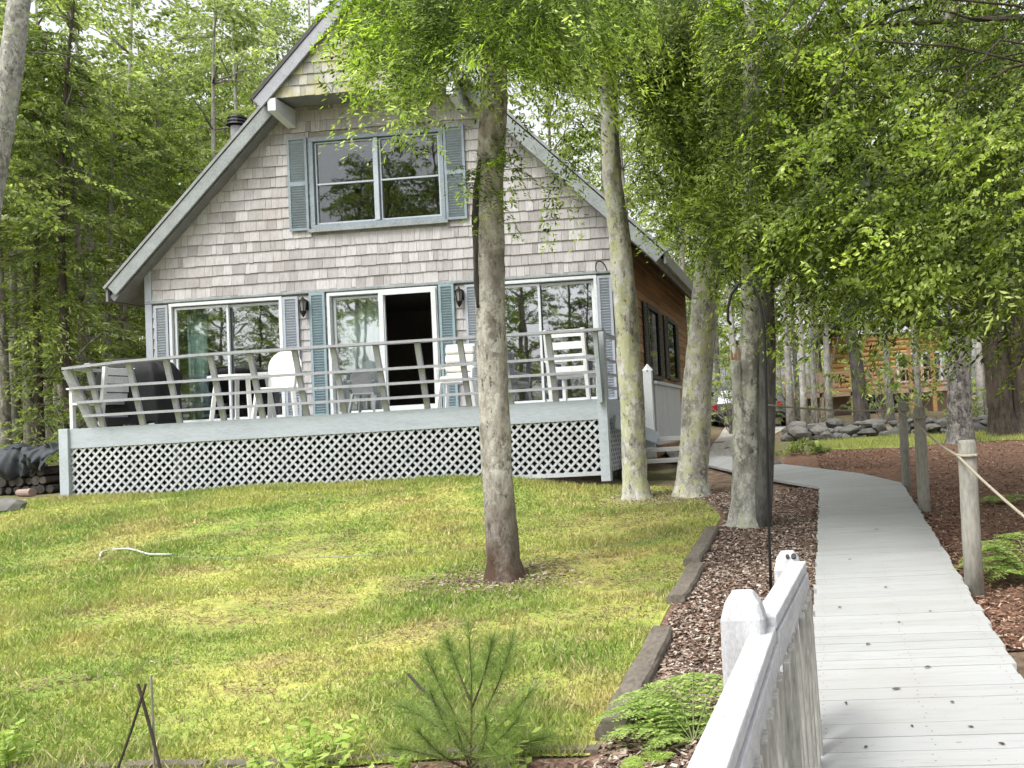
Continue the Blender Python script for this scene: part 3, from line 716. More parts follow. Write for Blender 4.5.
# ================================================================== THINGS ON THE DECK
def leg_bar(root, p0, p1, w, mat, name='leg'): return MB().bar(p0, p1, w, w).build(name, mat, root, bevel=.004)
def outline_panel(mb, pts, t, base, tilt):       # outline in (x,z), leaned back about its foot
    b = len(mb.v); n = len(pts)
    for s in (-t/2, t/2):
        for (x, z) in pts:
            bow = .10*(x/.26)**2
            mb.v.append((x, base[1]+z*math.sin(tilt)-bow*.5+s, base[2]+z*math.cos(tilt)))
    mb.f.append(list(range(n))); mb.f.append([n+b_ for b_ in range(n)][::-1])
    mb.f = [[b+i if k >= 0 else i for i in f] if False else f for k, f in enumerate(mb.f)]
    for i in range(n): j = (i+1) % n; mb.f.append([i, n+i, n+j, j])
    return mb
def lawn_chair(label, loc, rz, mat, name='plastic_chair', backh=.50, round_top=True, sc=1.0, group=None):
    t = thing(name, label, 'chair', (0,0,0), group)     # faces -y, origin on the floor
    s = MB(); s.prism([(-.25,-.22), (-.2,-.27), (.2,-.27), (.25,-.22), (.22,.2), (-.22,.2)], 'z', .395, .425); s.build('seat', mat, t, bevel=.01)
    if round_top:
        pts = [(.22*math.cos(a), backh-.24+.24*math.sin(a)) for a in [math.pi*k/12 for k in range(13)]]+[(-.21, 0), (.21, 0)]
    else: pts = [(.22, backh), (-.22, backh), (-.21, 0), (.21, 0)]
    bk = outline_panel(MB(), pts, .022, (0, .2, .42), R(12)); bk.build('backrest', mat, t, bevel=.006)
    for sx in (-1, 1):
        leg_bar(t, (sx*.22, -.22, .41), (sx*.27, -.28, 0), .05, mat); leg_bar(t, (sx*.2, .19, .41), (sx*.25, .30, 0), .05, mat)
        a = MB(); a.bar((sx*.27, -.24, .62), (sx*.245, .27, .66), .055, .025); a.bar((sx*.25, -.23, .42), (sx*.27, -.24, .62), .045, .03); a.build('armrest', mat, t, bevel=.005)
    t.location = loc; t.rotation_euler.z = rz; t.scale = (sc,)*3; return t
def onfloor(px, Y): p = at(px, 400, Y); return (p.x, p.y, FL)
lawn_chair('white plastic chair with rounded back beside the white patio table', onfloor(281, 13.8), R(14), M['plastic'], backh=.56, sc=1.16)
t = lawn_chair('low grey plastic chair with rounded back in front of the pale sheer curtain', onfloor(367, 14.3), R(185), M['greyplastic'], sc=.82)
t = lawn_chair('white chair with pale padded square back right of the open doorway', onfloor(459, 14.2), R(10), M['plastic'], name='cushioned_chair', backh=.62, round_top=False, sc=1.05)
def cush():
    mb = MB()
    for k in range(4): mb.box((0, .14+.035*k-.0, .5+.145*k), (.44, .09, .14), Matrix.Rotation(R(-12), 3, 'X'))
    mb.build('back_cushion', M['cushion'], t, bevel=.03); MB().box((0, -.03, .46), (.46, .46, .08)).build('seat_cushion', M['cushion'], t, bevel=.03)
cush()
def wood_chair(label, loc, rz, h=1.0, n=4, w=.62):
    t = thing('slatted_chair', label, 'chair'); m = M['woodchair']
    MB().box((0, 0, .41), (w, .55, .04)).build('seat', m, t, bevel=.006)
    bk = MB()
    for k in range(n): bk.box((0, .31+.02*k, .50+(h-.55)*k/(n-1)), (w-.08, .025, .115))
    bk.build('backrest', m, t, bevel=.005)
    for sx in (-1, 1):
        leg_bar(t, (sx*(w/2-.03), .27, 0), (sx*(w/2-.03), .40, h+.02), .06, m); leg_bar(t, (sx*(w/2-.03), -.26, 0), (sx*(w/2-.03), -.26, .64), .06, m)
        MB().box((sx*(w/2-.02), .02, .655), (.11, .66, .03)).build('armrest', m, t, bevel=.005)
    t.location = loc; t.rotation_euler.z = rz; return t
wood_chair('tall white slatted chair by the right corner post of the deck', onfloor(577, 14.1), R(172), 1.12, 4, .68)
wood_chair('weathered white slatted armchair in the left deck corner before the covered grill', onfloor(101, 13.75), R(262), .95, 4, .6)
# patio table
t = thing('patio_table', 'round white plastic patio table in front of the left sliding door', 'table', onfloor(243, 14.0))
L = Vector(t.location)
MB().tube([L+Vector((0,0,.70)), L+Vector((0,0,.705)), L+Vector((0,0,.735)), L+Vector((0,0,.74))], [.46, .5, .5, .48], 28).build('tabletop', M['plastic'], t)
for sx in (-1, 1):
    for sy in (-1, 1): MB().bar(L+Vector((sx*.26, sy*.26, .70)), L+Vector((sx*.33, sy*.33, 0)), .06, .06).build('leg', M['plastic'], t, bevel=.006)
# maroon sofa seen through the glass of the left door
t = thing('sofa', 'dark maroon sofa inside the left sliding glass door', 'sofa', (-10.35, YF+.9, FL)); L = Vector(t.location)
MB().box(L+Vector((0, .1, .22)), (1.5, .7, .40)).build('seat_cushion', M['maroon'], t, bevel=.05); MB().box(L+Vector((0, .42, .55)), (1.5, .2, .75)).build('back_cushion', M['maroon'], t, bevel=.05)
for s in (-1, 1): MB().box(L+Vector((s*.84, .1, .32)), (.17, .8, .6)).build('armrest', M['maroon'], t, bevel=.05)
# covered grill
p = onfloor(140, 14.2); t = thing('covered_grill', 'barbecue grill hidden under a sagging black cover', 'grill', p)
def cover():
    mb = MB(); n = 40; rings = [(1.02, .78, .0), (1.0, .76, .28), (.98, .72, .55), (1.02, .74, .80), (.98, .70, .88), (.86, .58, .98), (.62, .44, 1.06), (.3, .22, 1.09), (.01, .01, 1.09)]
    rs = random.Random(4)
    for j, (a, b, z) in enumerate(rings):
        for k in range(n):
            th = 2*math.pi*k/n; c, s = math.cos(th), math.sin(th); e = .38
            x = math.copysign(abs(c)**e, c)*a*.58; y = math.copysign(abs(s)**e, s)*b*.42
            w_ = 1+.05*math.sin(7*th+j*.8)*(z < .9)+.03*math.sin(13*th+j)
            mb.v.append((p[0]+x*w_, p[1]+y*w_, p[2]+.06+z*.98+.02*math.sin(5*th+1)+.05*(x > .2)*(z > .85)-.04*math.sin(3*x)*(z > .8)))
    for j in range(len(rings)-1):
        for k in range(n): k2 = (k+1) % n; mb.f.append([j*n+k, j*n+k2, (j+1)*n+k2, (j+1)*n+k])
    return mb.build('grill_cover', M['cover'], t, smooth=True)
cover()
mb = MB(); mb.box((p[0]-.5, p[1]-.05, p[2]+.05), (.06, .5, .1)); mb.build('foot', M['iron'], t); MB().box((p[0]+.5, p[1]-.05, p[2]+.05), (.06, .5, .1)).build('foot', M['iron'], t)
# tarp-covered pile at the left end of the deck, cut log beneath
def tarp():
    c = at(33, 455, 14.6); t = thing('tarp_pile', 'dark grey tarp slung over a pile at the left end of the deck', 'tarp', (c.x, c.y, gz(c.x, c.y)))
    mb = MB(); nx, ny = 60, 34
    for j in range(ny+1):
        for i in range(nx+1):
            u = i/nx*2-1; v = j/ny
            hem = .30+.22*(1-abs(u+.1)**1.2)
            fold = .03*math.sin(9*u+2*v)+.03*math.sin(5*u-7*v)+.022*math.sin(17*u*v+3)+.014*math.sin(31*u+5*v)+.012*math.sin(23*v-19*u)
            if v < .45: s = v/.45; pt = (c.x+u*.62, c.y+.5-s*.75, c.z+.14-.10*u*u+fold+.03*math.sin(6*s+u*4))
            else: s = (v-.45)/.55; pt = (c.x+u*(.62-.12*s), c.y-.25-.10*math.sin(s*3.1)+fold*1.6, c.z+.14-.10*u*u-s*hem*(1.0)+fold)
            mb.v.append(pt)
    for j in range(ny):
        for i in range(nx): k = j*(nx+1)+i; mb.f.append([k, k+1, k+nx+2, k+nx+1])
    o = mb.build('tarp_sheet', M['tarp'], t, smooth=True); s = o.modifiers.new('Solidify', 'SOLIDIFY'); s.thickness = .01
    mb = MB(); zg = gz(c.x, c.y); r3 = random.Random(6)
    for k in range(3):
        for m_ in range(8-k): rr = r3.uniform(.06, .085); mb.tube([(c.x-.58+.15*m_+.07*k, c.y-.22+r3.uniform(-.05, .05), zg+.08+.15*k), (c.x-.58+.15*m_+.07*k, c.y+.5, zg+.08+.15*k)], rr, 9, wob=.06, seed=m_)
    mb.build('stacked_wood', M['barkdark'], t)
    q = at(30, 484, 14.2); L = MB().tube([(q.x-.2, q.y, gz(q.x, q.y)+.07), (q.x+.13, q.y-.1, gz(q.x, q.y)+.07)], [.06, .068], 12, wob=.05).build('cut_log', M['cutlog'], smooth=False)
    tag(L, 'short pale cut log lying on the ground below the dark tarp', 'log')
tarp()
# ================================================================== RIGHT-HAND ROPE FENCE
rf_ = thing('rope_fence', 'three grey wooden posts with a sagging rope along the boardwalk', 'fence', tuple(gnd(922, 515)))
tops = []
for i, (px, py, pt, wd) in enumerate(((907, 491, 402, .115), (925, 515, 408, .13), (975, 596, 440, .13))):
    q = gnd(px, py); top = at(px-(py-pt)*.055, pt, q.y); h = wd/2
    mb = MB(); mb.tube([(q.x, q.y, q.z-.15), (q.x, q.y, q.z+.4), (top.x, q.y, top.z-.02), (top.x, q.y, top.z)], [h*1.02, h*1.0, h*.96, h*.8], 14, wob=.03, seed=i)
    mb.build('post', M['greywood'], rf_, smooth=True); tops.append((Vector((top.x, q.y, top.z)), h))
def sag(a, b, s, n=14): return [a.lerp(b, k/n)-Vector((0,0,4*s*(k/n)*(1-k/n))) for k in range(n+1)]
q4 = at(1140, 600, 4.2)
P0 = [tp-Vector((h+.006 if True else 0, 0, .10)) for tp, h in tops]
pts = sag(P0[0], P0[1], .02)+sag(P0[1], P0[2], .04)[1:]+sag(P0[2], q4, .05)[1:]
MB().tube(pts, .009, 8).build('rope', M['rope'], rf_, smooth=True)
qt = at(768, 405, 9.2); MB().tube(sag(Vector(qt), P0[0], .03), .010, 8).build('rope', M['rope'], rf_, smooth=True)
for tp, h in tops:
    MB().tube([(tp.x+(h+.005)*math.cos(a), tp.y+(h+.005)*math.sin(a), tp.z-.10+.006*math.sin(a)) for a in [2*math.pi*k/16 for k in range(17)]], .011, 6).build('rope_loop', M['rope'], rf_, smooth=True)
# far rope line beyond the walk
# ================================================================== FOREGROUND HANDRAIL
hr = thing('handrail', 'weathered white wooden handrail with two posts and pickets in the foreground', 'railing', (-.2, 2.9, -1.47))
def hpost(px, py, Y, w, dome):
    top = at(px, py, Y); zb = gz(top.x, Y)-.2; r = w/2
    mb = MB(); prof = [(zb, 1), (top.z-.16, 1), (top.z-.07, .98), (top.z-.03, .80), (top.z, .45)]
    b = 0
    for z, s in prof:
        for (sx, sy) in ((-1,-.8), (-.8,-1), (.8,-1), (1,-.8), (1,.8), (.8,1), (-.8,1), (-1,.8)): mb.v.append((top.x+sx*r*s, Y+sy*r*s, z))
    n = 8
    for j in range(len(prof)-1):
        for k in range(n): k2 = (k+1) % n; mb.f.append([j*n+k, j*n+k2, (j+1)*n+k2, (j+1)*n+k])
    mb.f.append([(len(prof)-1)*n+k for k in range(n)]); mb.f.append([k for k in range(n)][::-1])
    return mb.build('post', M['railwood'], hr, smooth=False, bevel=.004), top
o1, t1 = hpost(742, 591, 2.55, .125, 1); o2, t2 = hpost(787, 551, 3.75, .115, 1)
for dx in (.002, .027):
    MB().tube([(t2.x+dx, 3.75-.035, t2.z-.022), (t2.x+dx, 3.75-.05, t2.z-.012)], .008+.003*(dx > .01), 8).build('bolt_head', M['iron'], o2)
ra = at(699, 800, 1.40); rb = at(764, 634, 2.60); rc = at(798, 566, 3.70)
def flatrail(a, b, w=.07, h=.04):
    mb = MB(); mb.bar(a, b, w, h); return mb.build('rail', M['railwood'], hr, bevel=.006)
d_ = (rb-ra).normalized(); flatrail(ra-d_*.4, rb)
flatrail(rb+Vector((.004,.0,.032)), rc+Vector((0,0,.0)))
d_ = (rb-ra); 
def side_board(a, b, off, drop, h, mat, name):
    a = a+Vector((off,0,-drop)); b = b+Vector((off,0,-drop)); return MB().bar(a, b, .03, h).build(name, mat, hr, bevel=.003)
side_board(ra-d_.normalized()*.4, rb, .026, .078, .10, M['railwood'], 'side_rail'); side_board(rb+Vector((.004,.01,.032)), rc, .026, .078, .10, M['railwood'], 'side_rail')
# pickets hanging between the rail and the ground
for i in range(8):
    f = (i+.5)/8.0; q = rb.lerp(rc, f); zb = gz(q.x, q.y)+.03
    wob = rs.uniform(-.008, .008)
    MB().bar((q.x+.045+wob, q.y, q.z-.09), (q.x+.055, q.y+.01, zb), .022, .085, up=(1,0,0) if False else (0,1,0)).build('picket', M['picket'], hr, bevel=.004)
for i in range(7):
    f = (i+.5)/7.2; q = ra.lerp(rb, f); zb = gz(q.x, q.y)+.03
    MB().bar((q.x+.045, q.y, q.z-.09), (q.x+.055, q.y, zb), .022, .085, up=(0,1,0)).build('picket', M['picket'], hr, bevel=.004)
# ================================================================== SHEPHERD'S HOOK
q = gnd(771, 598); Yh = q.y
path = [(771, 600), (770, 560), (768, 500), (767, 430), (765.5, 360), (763.5, 325), (760, 302), (754, 287), (746, 281), (738, 284), (731, 295), (728, 308), (728, 320), (731, 325)]
pp = [at(px, py, Yh) for px, py in path]; pp[0].z = q.z-.1
pp = [Vector((a.x, Yh+.0, a.z)) for a in pp]
ho = MB().tube(pp, .0105, 8).build('shepherd_hook', M['iron'], smooth=True); tag(ho, 'tall thin black shepherd hook curving over beside the grey double trunk', 'garden hook')
# ================================================================== LANDSCAPE TIMBERS
lab = ['long dark landscape timber behind the fern at the lawn edge', 'middle landscape timber sloping along the lawn edge', 'short far landscape timber with a cracked end by the mulch']
ends = [((612, 747), (662, 634)), ((676, 606), (696, 570)), ((692, 566), (713, 536))]
for (a, b), l in zip(ends, lab):
    A = gnd(*a); B = gnd(*b); d_ = (B-A).normalized()
    mb = MB(); n = 9; rs2 = random.Random(int(a[0]))
    for k in range(n+1):
        c = A.lerp(B, k/n); sd = d_.cross(Vector((0,0,1))).normalized()
        w_ = .07+rs2.uniform(-.006, .006)
        for (u, v) in ((-1, 0), (-1, .05), (-.8, .07), (.8, .07), (1, .05), (1, 0)):
            p = c+sd*u*w_; mb.v.append((p.x, p.y, gz(c.x, c.y)+v-.0+(rs2.uniform(-.006, .006) if v else -.06)))
    for k in range(n):
        for i in range(6): j = (i+1) % 6; mb.f.append([k*6+i, k*6+j, (k+1)*6+j, (k+1)*6+i])
    mb.f.append(list(range(6))[::-1]); mb.f.append([n*6+i for i in range(6)])
    tag(mb.build('landscape_timber', M['timber']), l, 'timber', 'landscape timbers edging the lawn')
A = gnd(-40, 772); B = gnd(205, 766); C_ = gnd(600, 757)
for A, B, l in ((A, B, 'weathered edging plank at the bottom left below the stick tripod'), (B+Vector((.06,0,0)), C_, 'long weathered edging plank below the pine seedling')):
    mb = MB(); n = 10
    for k in range(n): 
        pa = A.lerp(B, k/n); pb = A.lerp(B, (k+1)/n); mb.bar((pa.x, pa.y, gz(pa.x, pa.y)-.03), (pb.x, pb.y, gz(pb.x, pb.y)-.03), .06, .11)
    tag(mb.build('edging_plank', M['timber']), l, 'plank', 'edging planks below the lawn')
# ================================================================== STICKS, HOSE, STONE
c = gnd(140, 778); t = thing('stick_tripod', 'three thin dark sticks leaning together at the lower left lawn edge', 'plant stakes', (c.x, c.y, c.z)); 
for (a, b, y0, y1, r) in (((112, 770), (146, 684), 0, 0, .006), ((163, 768), (138, 684), .0, .05, .007), ((154, 770), (151, 675), .06, .03, .005)):
    p0 = at(*a, c.y+y0); p1 = at(*b, c.y+y1); p0.z -= .06; MB().tube([p0, p0.lerp(p1, .5)+Vector((.004, 0, 0)), p1], r, 6).build('stick', M['stick'] if r > .0055 else M['greywood'], t)
c = gnd(450, 735); p0 = at(452, 722, c.y); p1 = at(408, 674, c.y+.1); tag(MB().tube([p0+Vector((.02,0,-.2)), p0, p1], .008, 6).build('leaning_stick', M['stick']), 'single dark stick leaning left out of the pine seedling', 'stick')
def ground_line(pxs, r, mat, lift=.0):
    P = [gnd(*q) for q in pxs]; out = []
    for a, b in zip(P, P[1:]):
        n = max(2, int((b-a).length/.15))
        for k in range(n): q = a.lerp(b, k/n); out.append(Vector((q.x, q.y, gz(q.x, q.y)+r+lift)))
    out.append(P[-1]); return MB().tube(out, r, 7)
hz = thing('garden_hose', 'thin garden hose lying across the lawn behind the front trunk', 'hose', tuple(gnd(300, 557)))
ground_line([(172, 561), (230, 561), (330, 556), (420, 554), (490, 552), (560, 549), (625, 547), (668, 538), (703, 528)], .009, M['hose'], .006).build('hose_run', M['hose'], hz, smooth=True)
ground_line([(172, 561), (150, 560), (128, 552), (112, 551), (102, 554), (99, 561)], .011, M['hosewhite'], .03).build('hose_end', M['hosewhite'], hz, smooth=True)
def stone(mb, c, r, sq, rnd):
    bm = bmesh.new(); bmesh.ops.create_icosphere(bm, subdivisions=2, radius=1); b = len(mb.v); ph = [rnd.uniform(0, 6) for _ in range(6)]
    cuts = [(Vector((rnd.gauss(0, 1), rnd.gauss(0, 1), rnd.gauss(0, 1))).normalized(), rnd.uniform(.55, .9)) for _ in range(7)]
    for v in bm.verts:
        d = v.co.copy()
        for n_, k in cuts:
            e = d.dot(n_)-k
            if e > 0: d -= n_*e
        d *= 1+.06*math.sin(7*d.x+ph[0])+.05*math.sin(9*d.y-6*d.z+ph[1]); mb.v.append((c[0]+d.x*r*sq[0], c[1]+d.y*r*sq[1], c[2]+d.z*r*sq[2]))
    for f in bm.faces: mb.f.append([b+v.index for v in f.verts])
    bm.free(); return mb
# small rocks
def rock(px, py, r, label, sq=(1.2, 1, .6), seed=0, Y=None, group=None):
    q = gnd(px, py); o = stone(MB(), (q.x, q.y, gz(q.x, q.y)+r*sq[2]*.35), r*1.15, sq, random.Random(seed+40)).build('rock', M['stone']); return tag(o, label, 'rock', group)
rock(7, 512, .22, 'grey rock at the left edge of the lawn', seed=1)
rock(772, 469, .16, 'small dark rock beside the boardwalk bend behind the double trunk', seed=2)
rock(800, 468, .10, 'small flat rock at the needle bed edge by the boardwalk bend', seed=3)
rock(1008, 429, .42, 'large low boulder between the big brown trunks at the right', (1.5, 1, .6), 4)
rock(744, 448, .22, 'pale rock on the gravel path behind the double trunk', (1, 1, .7), 6)
# fallen leaves on the walk
rs = random.Random(12)
for (px, py) in ((840, 608), (868, 645), (899, 623), (846, 704), (928, 668), (886, 588), (971, 728), (952, 703), (912, 727), (866, 748), (1002, 745), (896, 690), (930, 612), (850, 560), (876, 530)):
    d_ = ray(px, py); lo, hi = .5, 30
    for _ in range(40):
        md = (lo+hi)/2; p = d_*md
        if p[2] > g0(.5, p[1])+BZ: lo = md
        else: hi = md
    p = Vector(d_*lo); s = rs.uniform(.011, .022); a = rs.uniform(0, 6)
    mb = MB(); L_ = [(-1,0,0), (-.3,.5,.25), (.5,.35,.3), (1.2,0,.1), (.5,-.4,.25), (-.3,-.45,.35)]
    ca, sa = math.cos(a), math.sin(a)
    vs = [(p.x+s*(x*ca-y*sa), p.y+s*(x*sa+y*ca), p.z+.005+s*z*.6) for x, y, z in L_]
    mb.quad(*vs); mb.quad(*[(x, y, z+.0015) for x, y, z in vs][::-1])
    tag(mb.build('fallen_leaf', M['dryleaf']), 'small dry brown leaf lying on the grey boardwalk', 'leaf', 'dry leaves on the boardwalk')
# ================================================================== STONE WALL, CAR, NEIGHBOUR CABIN
mb = MB(); rs = random.Random(21); ya = 20.6
for layer in range(3):
    x = -.5+.1*layer
    while x < 5.1-layer*.25:
        r = rs.uniform(.07, .2)*(1 if rs.random() > .12 else 1.5); y = ya+.2+.12*layer-(x-2)*.12+rs.uniform(-.14, .14)
        stone(mb, (x, y, float(g0(x, y))+.06+.115*layer+rs.uniform(-.04, .05)), r, (rs.uniform(1, 1.6), 1, rs.uniform(.55, .95)), rs); x += r*rs.uniform(1.3, 1.9)
tag(mb.build('stone_wall', M['stone']), 'low dry fieldstone wall at the far edge of the grass strip', 'stone wall')
def suv():
    c = gnd(748, 428); Y0 = c.y; xl = at(709, 400, Y0).x; xr = at(785, 400, Y0).x; x0 = (xl+xr)/2; z0 = gz(x0, Y0)-.02; w2 = (xr-xl)/2
    t = thing('parked_car', 'silver car seen from behind, parked past the gravel path between the trunks', 'car', (x0, Y0, z0))
    prof = [(.06, .42), (0, .60), (.02, .98), (.30, 1.58), (.55, 1.66), (2.2, 1.64), (3.0, 1.08), (4.1, .98), (4.3, .62), (4.25, .36), (.2, .34)]
    mb = MB(); n = len(prof); secs = [(-w2, .93), (-w2*.93, .985), (-w2*.8, 1.0), (w2*.8, 1.0), (w2*.93, .985), (w2, .93)]
    for x, s in secs:
        for (y, z) in prof:
            sh = 1-.17*max(0, z-1.0)/.66
            mb.v.append((x0+x*sh, Y0+.05*(1-s)*8+y*(.98 if abs(x) >= w2*.9 else 1), z0+z*(s if z > 1.2 else 1)))
    m = len(secs)
    for i in range(m-1):
        for k in range(n): k2 = (k+1) % n; mb.f.append([i*n+k, i*n+k2, (i+1)*n+k2, (i+1)*n+k])
    mb.f.append(list(range(n))); mb.f.append([(m-1)*n+k for k in range(n)][::-1])
    mb.build('body', M['carpaint'], t, bevel=.02)
    gy0, gz0, gy1, gz1 = .05, 1.02, .285, 1.52
    MB().quad((x0-w2*.80, Y0+gy0-.02, z0+gz0), (x0+w2*.80, Y0+gy0-.02, z0+gz0), (x0+w2*.70, Y0+gy1-.02, z0+gz1), (x0-w2*.70, Y0+gy1-.02, z0+gz1)).build('rear_window', M['carglass'], t)
    for s in (-1, 1):
        MB().box((x0+s*w2*.86, Y0+.0, z0+.86), (.17, .07, .26)).build('tail_light', M['red'], t, bevel=.02)
        for y in (.85, 3.4):
            wh = MB().tube([(x0+s*(w2-.22), Y0+y, z0+.34), (x0+s*(w2+.005), Y0+y, z0+.34)], .34, 20).build('wheel', M['tyre'], t)
            MB().tube([(x0+s*(w2+.0), Y0+y, z0+.34), (x0+s*(w2+.012), Y0+y, z0+.34)], .21, 16).build('rim', M['metal'], wh)
        MB().quad(*[(x0+s*(w2*.99+.008), Y0+y, z0+z) for y, z in ((.42, 1.04), (2.55, 1.06), (2.0, 1.52), (.62, 1.54))]).build('side_window', M['carglass'], t)
    MB().box((x0, Y0-.03, z0+.50), (w2*1.96, .14, .24)).build('bumper', M['carblack'], t, bevel=.03)
    MB().box((x0, Y0-.02, z0+.72), (w2*1.2, .05, .12)).build('trim_strip', M['carblack'], t)
    MB().box((x0-.05, Y0-.035, z0+.87), (.40, .02, .17)).build('licence_plate', M['plate'], t)
suv()
def cabin():
    Y = 46.0; P = lambda px, py, y=Y: at(px, py, y)
    a = P(772, 412); b = P(962, 408); x0, x1 = a.x, b.x; zb = gz((x0+x1)/2, Y)-.2
    t = thing('log_cabin', 'orange log cabin with a wooden balcony seen through the trees', 'house', ((x0+x1)/2, Y, zb))
    zf = P(860, 391).z; zt = P(860, 335).z
    mb = MB(); mb.b2(x0, x1, Y+2, Y+9, zb, zf); mb.build('lower_wall', M['tan'], t)
    mb = MB(); z = zf
    xl, xr = P(838, 370).x, P(944, 370).x
    while z < zt: mb.tube([(xl-.2, Y+2, z+.13), (xr+.2, Y+2, z+.13)], .15, 8); z += .26
    mb.build('log_wall', M['log'], t, smooth=True)
    MB().b2(xl-.1, xr+.1, Y+2.15, Y+9, zf, zt+.2).build('inner_wall', M['tan'], t)
    mb = MB(); mb.prism([(xl-1, zt-.1), ((xl+xr)/2, zt+2.6), (xr+1, zt-.1), (xr+1, zt+.15), ((xl+xr)/2, zt+2.9), (xl-1, zt+.15)], 'y', Y+.8, Y+9.5); mb.build('roof', M['roof'], t)
    MB().b2(x0, x1-.3, Y, Y+2.1, zf-.22, zf).build('balcony_floor', M['tan'], t)
    for px in (788, 822, 853, 888, 912, 935): x = P(px, 400).x; MB().b2(x-.1, x+.1, Y, Y+.2, zb, zf+(1.05 if px < 900 else 2.4)).build('balcony_post', M['log'] if px > 900 else M['tan'], t)
    mb = MB(); mb.b2(x0+.6, x1-.5, Y+.02, Y+.14, zf+.95, zf+1.05); mb.b2(x0+.6, x1-.5, Y+.04, Y+.12, zf+.12, zf+.2); x = x0+.7
    while x < x1-.6: mb.b2(x-.03, x+.03, Y+.05, Y+.11, zf+.2, zf+.95); x += .28
    mb.build('balustrade', M['tan'], t)
    for px, p2 in ((842, 858), (870, 880), (846, 852)):
        pass
    for u, v in ((P(840, 0).x, P(857, 0).x), (P(866, 0).x, P(880, 0).x)):
        f = MB().b2(u, v, Y+1.93, Y+1.99, zb+.2, zf-.35).build('door', M['dark'], t)
    for u, v in ((P(880, 0).x, P(897, 0).x), (P(905, 0).x, P(922, 0).x)):
        f = MB().b2(u-.12, v+.12, Y+1.78, Y+1.84, zf+.35, zf+1.9).build('window', M['white'], t); MB().b2(u, v, Y+1.76, Y+1.775, zf+.45, zf+1.8).build('pane', M['carglass'], f)
cabin()
# low rope line between thin stakes beyond the stone wall
# ================================================================== VEGETATION
rng = np.random.RandomState(11)
def unit(v): return v/np.maximum(np.linalg.norm(v, axis=-1, keepdims=True), 1e-9)
def diamonds(p, d, s, ll, lw):
    ll = ll[:, None]; lw = lw[:, None]
    V = np.stack([p, p+d*ll*.45+s*lw*.5, p+d*ll, p+d*ll*.45-s*lw*.5], 1); return V.reshape(-1, 3)
def leaves_on(P, D, L, droop, per, ll, lw, fan=.40, jit=.35, flatn=.6, hang=.3):
    n = len(P); P = np.repeat(P, per, 0); D = np.repeat(D, per, 0); L = np.repeat(L, per)[:, None]; dr = np.repeat(droop, per)[:, None]
    m = len(P); Z = np.array([0, 0, 1.])
    S = unit(np.cross(D, Z)+1e-4); roll = np.repeat(rng.uniform(-.5, .5, n), per)[:, None]; U = np.cross(S, D); S = unit(S*np.cos(roll)+U*np.sin(roll))
    t = rng.rand(m, 1)**.75; a = rng.rand(m, 1)**.8; sg = np.sign(rng.rand(m, 1)-.5)
    # twigs leave the axis at regular stations so that the spray reads as a feathered branch
    t = np.round(t*9+rng.uniform(-.12, .12, (m, 1)))/9
    tl = fan*L*(1.02-.8*t); tw = unit(S*sg+D*.75)
    pos = P+D*L*t-Z*dr*L*t*t+tw*tl*a-Z*dr*.5*tl*a*a+rng.normal(0, .012, (m, 3))*L
    ld = unit(tw*.6+D*.4+rng.normal(0, jit, (m, 3))-Z*hang)
    nn = unit(Z*flatn+rng.normal(0, .55, (m, 3))); ss = unit(np.cross(ld, nn))
    k = rng.uniform(.7, 1.25, m)
    return diamonds(pos, ld, ss, ll*k, lw*k)
def feather(P, D, L, droop, per, ll, lw, fan=.34, st=11):
    n = len(P); P = np.repeat(P, per, 0); D = np.repeat(D, per, 0); Lr = np.repeat(L, per)[:, None]; dr = np.repeat(droop, per)[:, None]; m = len(P); Z = np.array([0, 0, 1.])
    S = unit(np.cross(D, Z)+1e-4); roll = np.repeat(rng.uniform(-.9, .9, n), per)[:, None]; U = np.cross(S, D); S = unit(S*np.cos(roll)+U*np.sin(roll)); Nn = unit(np.cross(S, D))
    i = rng.randint(0, st, (m, 1)); t = (i+.5)/st*(1.0)+np.repeat(rng.uniform(-.03, .03, n), per)[:, None]; sg = np.sign(rng.rand(m, 1)-.5); a = rng.rand(m, 1)**.85; b = np.sign(rng.rand(m, 1)-.5)
    tl = fan*Lr*(1.0-.72*t)*(.75+.5*np.modf(np.sin(i*12.9+sg*3+np.repeat(rng.rand(n)*50, per)[:, None])*43.7)[0]**2); tw = unit(S*sg+D*.9-Z*.15)
    pos = P+D*Lr*t-Z*dr*Lr*t*t+tw*tl*a-Z*(dr*.9+.1)*tl*a*a*1.4
    new = ((a[:, 0] > .74) & (rng.rand(m) < .85)) | ((i[:, 0] >= st-2) & (rng.rand(m) < .7)); ls = np.cross(Nn, tw); ld = unit(tw*.75+ls*b*.75+rng.normal(0, .16, (m, 3))-Z*.2); nn = unit(Nn+rng.normal(0, .3, (m, 3))); ss = unit(np.cross(ld, nn)); k = rng.uniform(.7, 1.25, m)*(1.1-.3*a[:, 0]); V = diamonds(pos, ld, ss, ll*k, lw*k).reshape(-1, 4, 3)  # tip leaves split off; their brighter colour stands in for lit sprays
    return V[~new].reshape(-1, 3), V[new].reshape(-1, 3)
def inside(px, py, poly):
    c = np.zeros(len(px), bool); j = len(poly)-1
    for i in range(len(poly)):
        xi, yi = poly[i]; xj, yj = poly[j]
        hit = ((yi > py) != (yj > py)) & (px < (xj-xi)*(py-yi)/(yj-yi+1e-9)+xi); c ^= hit; j = i
    return c
